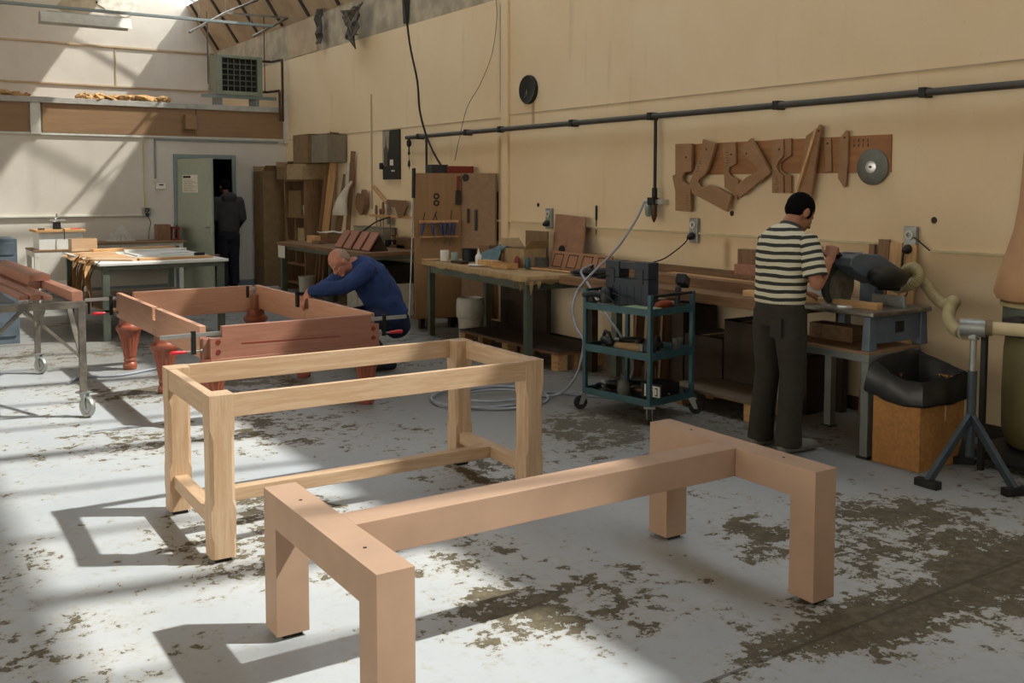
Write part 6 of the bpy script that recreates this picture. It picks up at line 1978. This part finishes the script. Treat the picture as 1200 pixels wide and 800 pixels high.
# ---- man in the striped shirt
mx, my = 4.87, 4.20
V3 = lambda f, l, z: Vector((mx + f, my + l, z))
H1 = headmat(V3(.165, -.005, 1.515), (.80, -.16, -.58), (.45, -.05, .9))
SR, ER, WR = V3(.04, -.18, 1.34), V3(.035, -.255, 1.085), V3(.315, -.12, 1.205)
SL, EL, WL = V3(.06, .165, 1.335), V3(.20, .215, 1.09), V3(.365, .135, .985)


def body1(b):
    f = (1, 0, 0)
    b.sweep([V3(0, 0, .86), V3(0, 0, .98), V3(.02, 0, 1.14), V3(.04, 0, 1.28), V3(.06, 0, 1.36), V3(.085, 0, 1.41)], [(.135, .10), (.14, .10), (.15, .105), (.17, .11), (.15, .09), (.07, .06)], 24, f, round_=True)
    head(b, H1, V3(.085, 0, 1.39))
    for (s, e, w_) in ((SR, ER, WR), (SL, EL, WL)):
        b.sweep([s, s.lerp(e, .5), e], [.055, .050, .043], 16, f, round_=True)
        b.sweep([e, e.lerp(w_, .35), e.lerp(w_, .8), w_], [.042, .043, .032, .027], 16, f, round_=True)
    hand(b, WR + Vector((.02, .005, .015)), (.45, .2, .86), (.75, .5, -.3), 1, (.95, 1.1, .8))
    hand(b, WL + Vector((.012, -.005, -.004)), (.85, -.25, -.25), (.1, 0, -1), -1, (.35, .4, .3))
    for s in (-1, 1):
        hp_, kn, an = V3(0, s * .088, .88), V3(.015, s * .105, .48), V3(-.03, s * .115, .09)
        b.sweep([hp_, hp_.lerp(kn, .5), kn], [.072, .070, .055], 16, f, round_=True)
        b.sweep([kn, kn.lerp(an, .35), an], [.056, .056, .040], 16, f, round_=True)
        b.sweep([an + Vector((-.03, 0, -.03)), an + Vector((.06, 0, -.045)), an + Vector((.16, 0, -.06))], [(.035, .035), (.04, .03), (.03, .02)], 14, (0, 0, 1), round_=True)


p1 = person('man in a black and cream striped shirt, back turned, working at the mitre saw', (mx, my, 0), body1, M['skin2'], M['hairblack'], H1)
sh_ = MB()
sh_.sweep([V3(-.005, 0, .935), V3(-.005, 0, .96), V3(.0, 0, 1.02), V3(.005, 0, 1.12), V3(.018, 0, 1.22), V3(.03, 0, 1.30), V3(.045, 0, 1.355), V3(.062, 0, 1.395), V3(.082, 0, 1.425)],
          [(.172, .135), (.176, .138), (.174, .134), (.180, .134), (.194, .138), (.200, .138), (.184, .122), (.138, .098), (.074, .068)], 40, (1, 0, 0))
so = sh_.build('shirt', M['stripes'], p1, smooth=True, subd=1)
for (s, e, o_) in ((SR, ER, -1), (SL, EL, 1)):
    d = (e - s).normalized()
    Zx = d
    Xx = Vector((1, 0, 0))
    Xx = (Xx - Zx * Xx.dot(Zx)).normalized()
    Yx = Zx.cross(Xx)
    Ms = Matrix.Translation(s - so.parent.location) @ Matrix((Xx, Yx, Zx)).transposed().to_4x4()
    L = (e - s).length
    MB().sweep([(0, 0, -.045), (0, 0, -.025), (0, 0, .04), (0, 0, L * .55), (0, 0, L * .82)], [(.03, .03), (.058, .06), (.068, .07), (.071, .072), (.074, .076)], 28, (1, 0, 0)).build('sleeve', M['stripes'], so, matrix=Ms, local=True, smooth=True)
MB().sweep([V3(.072, 0, 1.402), V3(.09, 0, 1.438)], [(.090, .078), (.070, .066)], 24, (1, 0, 0)).build('collar', plain('charcoal rib', '#3a3b38', .9), so, smooth=True)
tb_ = MB()
f = (1, 0, 0)
tb_.sweep([V3(0, 0, .80), V3(0, 0, .86), V3(-.005, 0, .95), V3(-.002, 0, .985)], [(.16, .12), (.172, .132), (.166, .126), (.160, .118)], 28, f)
for s in (-1, 1):
    tb_.sweep([V3(0, s * .085, .90), V3(0, s * .092, .74), V3(.012, s * .10, .50), V3(-.02, s * .11, .25), V3(-.03, s * .115, .045)],
              [(.090, .115), (.092, .110), (.074, .086), (.073, .084), (.078, .094)], 22, f)
tb_.build('trousers', M['trousers'], p1, remesh=.012, smooth_it=4)
for (fx, fz) in ((-.118, .83),):
    MB().box(mx - .131, mx - .121, my - .125, my - .035, .74, .865).build('back_pocket', M['trousers'], p1, bevel=.004)
for s in (-1, 1):
    MB().sweep([V3(-.085, s * .115, .045), V3(0, s * .118, .05), V3(.10, s * .122, .045), V3(.19, s * .125, .035)], [(.036, .042), (.042, .048), (.046, .042), (.036, .03)], 16, (0, 0, 1), round_=True).build('shoe', M['shoe'], p1, smooth=True)

# ---- man in blue, crouched at the billiard frame
H2 = headmat((3.61, 8.16, 1.005), (-.66, -.10, -.72), (-.70, .05, .70))
nb = Vector((3.755, 8.16, .985))
hp2 = Vector((4.06, 8.10, .52))
SL2, EL2, WL2 = Vector((3.795, 7.965, .925)), Vector((3.57, 7.97, .80)), Vector((3.315, 8.18, .750))
SR2, ER2, WR2 = Vector((3.83, 8.33, .925)), Vector((3.63, 8.47, .76)), Vector((3.44, 8.36, .715))
ax = (nb - hp2).normalized()
fw = Vector((-.75, 0, -.6))
fw = (fw - ax * fw.dot(ax)).normalized()
ch2 = hp2.lerp(nb, .68) + fw * -.02
wa2 = hp2.lerp(nb, .3) + fw * -.025


def body2(b):
    b.sweep([hp2, wa2, ch2, nb], [(.15, .12), (.15, .115), (.17, .11), (.07, .06)], 24, fw, round_=True)
    head(b, H2, nb, .060)
    for (s, e, w_) in ((SL2, EL2, WL2), (SR2, ER2, WR2)):
        b.sweep([s, s.lerp(e, .5), e], [.055, .05, .042], 16, fw, round_=True)
        b.sweep([e, e.lerp(w_, .35), w_], [.042, .042, .028], 16, fw, round_=True)
    hand(b, WL2, (-.50, .12, -.85), (.8, .1, -.4), 1, (.25, .4, .35))
    hand(b, WR2, (-.75, -.30, -.35), (.3, .1, -.9), -1, (.45, .6, .45))
    for s in (-1, 1):
        h_, k_, a_ = hp2 + Vector((0, s * .09, -.02)), Vector((3.66, 8.12 + s * .15, .47)), Vector((3.98, 8.12 + s * .13, .09))
        b.sweep([h_, h_.lerp(k_, .5), k_], [.09, .08, .058], 16, (0, 0, 1), round_=True)
        b.sweep([k_, k_.lerp(a_, .4), a_], [.056, .056, .04], 16, (1, 0, 0), round_=True)
        b.sweep([a_ + Vector((.03, 0, -.03)), a_ + Vector((-.06, 0, -.045)), a_ + Vector((-.16, 0, -.06))], [(.035, .035), (.04, .03), (.03, .02)], 14, (0, 0, 1), round_=True)


p2 = person('man with cropped grey hair in a blue work jacket, crouching over the billiard frame', (4.0, 8.12, 0), body2, M['skin1'], M['hairgrey'], H2, True)
jb = MB()
jb.sweep([hp2 + ax * -.08, hp2 + ax * .04, wa2 - fw * .01, ch2 - fw * .02, hp2.lerp(nb, .90) - fw * .02, nb + ax * .015], [(.20, .165), (.205, .175), (.205, .175), (.225, .17), (.185, .125), (.085, .08)], 30, fw)
for (s, e, w_) in ((SL2, EL2, WL2), (SR2, ER2, WR2)):
    jb.sweep([s + ax * .01, s.lerp(e, .5), e, e.lerp(w_, .5), e.lerp(w_, .88)], [.084, .082, .070, .064, .050], 20, fw, round_=True)
jo = jb.build('work_jacket', M['bluecloth'], p2, remesh=.011, smooth_it=4)
wr_ = jo.modifiers.new('folds', 'DISPLACE')
wt_ = bpy.data.textures.new('folds', 'CLOUDS')
wt_.noise_scale = .07
wr_.texture = wt_
wr_.strength = .022
cuff = MB()
MB().sweep([EL2.lerp(WL2, .80), EL2.lerp(WL2, .93)], [.050, .048], 20).build('cuff', plain('dull navy cuff', '#2c3a5e', .9), jo, smooth=True)
MB().sweep([ER2.lerp(WR2, .80), ER2.lerp(WR2, .93)], [.050, .048], 20).build('cuff', bpy.data.materials['dull navy cuff'], jo, smooth=True)
MB().sweep([nb - ax * .03, nb + ax * .03 + fw * -.005], [(.095, .088), (.078, .072)], 22, fw).build('collar', M['bluecloth'], jo, smooth=True)
tb_ = MB()
tb_.sweep([hp2 + ax * -.13 + Vector((0, 0, -.0)), hp2, hp2 + ax * .08], [(.16, .14), (.175, .15), (.17, .14)], 26, fw, round_=True)
for s in (-1, 1):
    h_, k_, a_ = hp2 + Vector((0, s * .09, -.02)), Vector((3.66, 8.12 + s * .15, .47)), Vector((3.98, 8.12 + s * .13, .09))
    tb_.sweep([h_, h_.lerp(k_, .5), k_], [.115, .10, .08], 20, (0, 0, 1), round_=True)
    tb_.sweep([k_, k_.lerp(a_, .4), a_], [.08, .082, .07], 20, (1, 0, 0), round_=True)
tb_.build('trousers', plain('navy work trousers', '#1f2a45', .9), p2, remesh=.012, smooth_it=4)
for s in (-1, 1):
    a_ = Vector((3.98, 8.12 + s * .13, .05))
    MB().sweep([a_ + Vector((.07, 0, 0)), a_ + Vector((0, 0, .005)), a_ + Vector((-.10, 0, 0)), a_ + Vector((-.18, 0, -.01))], [(.036, .045), (.042, .05), (.046, .042), (.036, .03)], 16, (0, 0, 1), round_=True).build('shoe', M['black'], p2, smooth=True)

# ---- person in the doorway
H3 = headmat((5.10, 16.14, 1.665), (-.25, .96, -.25), (0, .1, 1))
D3 = lambda x, y, z: Vector((5.13 + x, 16.05 + y, z))


def body3(b):
    f = (0, 1, 0)
    b.sweep([D3(0, 0, .88), D3(0, 0, 1.05), D3(0, 0, 1.25), D3(0, .01, 1.40), D3(0, .02, 1.48), D3(0, .03, 1.53)], [(.15, .11), (.14, .105), (.16, .11), (.18, .11), (.14, .08), (.06, .055)], 24, f, round_=True)
    head(b, H3, D3(0, .03, 1.50))
    for s in (-1, 1):
        sh0, el, wr = D3(s * .19, .01, 1.43), D3(s * .235, -.02 + .04 * (s < 0), 1.15), D3(s * .20, .17, 1.0 + .08 * (s < 0))
        b.sweep([sh0, el], [.055, .043], 14, f, round_=True)
        b.sweep([el, wr], [.042, .028], 14, f, round_=True)
        hand(b, wr, (-s * .2, .75, -.5), (-s * .6, 0, -.6), -s, (.3, .4, .3))
        h_, k_, a_ = D3(s * .09, 0, .88), D3(s * .095, .03, .48), D3(s * .10, -.02 + .05 * s, .09)
        b.sweep([h_, k_, a_], [.085, .058, .04], 16, f, round_=True)
        b.sweep([a_ + Vector((0, -.03, -.03)), a_ + Vector((0, .06, -.045)), a_ + Vector((0, .16, -.06))], [(.035, .035), (.04, .03), (.03, .02)], 14, (0, 0, 1), round_=True)


p3 = person('person in a charcoal hooded top walking through the dark doorway, seen from behind', (5.13, 16.05, 0), body3, M['skin3'], M['hairblack'], H3)
hd_ = MB()
f = (0, 1, 0)
hd_.sweep([D3(0, 0, .93), D3(0, 0, 1.0), D3(0, 0, 1.25), D3(0, .01, 1.40), D3(0, .02, 1.49), D3(0, .02, 1.55)], [(.175, .135), (.182, .14), (.19, .138), (.205, .13), (.15, .10), (.085, .085)], 28, f)
hd_.ell(D3(0, -.07, 1.50), (.13, .075, .085))
for s in (-1, 1):
    sh0, el, wr = D3(s * .19, .01, 1.43), D3(s * .235, -.02 + .04 * (s < 0), 1.15), D3(s * .20, .17, 1.0 + .08 * (s < 0))
    hd_.sweep([sh0, el, wr.lerp(el, .1)], [.082, .068, .05], 18, f, round_=True)
hd_.build('hooded_top', M['hoodie'], p3, remesh=.012, smooth_it=4)
tb_ = MB()
tb_.sweep([D3(0, 0, .80), D3(0, 0, .88), D3(0, 0, .98)], [(.16, .12), (.172, .13), (.16, .12)], 26, f)
for s in (-1, 1):
    tb_.sweep([D3(s * .088, 0, .90), D3(s * .092, .02, .7), D3(s * .095, .03, .48), D3(s * .10, -.01 + .05 * s, .06)], [(.095, .115), (.095, .105), (.08, .085), (.078, .085)], 20, f)
tb_.build('jeans', M['jeans'], p3, remesh=.012, smooth_it=4)
for s in (-1, 1):
    a_ = D3(s * .10, -.02 + .05 * s, .045)
    MB().sweep([a_ + Vector((0, -.07, 0)), a_, a_ + Vector((0, .10, 0)), a_ + Vector((0, .18, -.01))], [(.036, .042), (.042, .045), (.046, .04), (.036, .03)], 16, (0, 0, 1), round_=True).build('shoe', M['black'], p3, smooth=True)
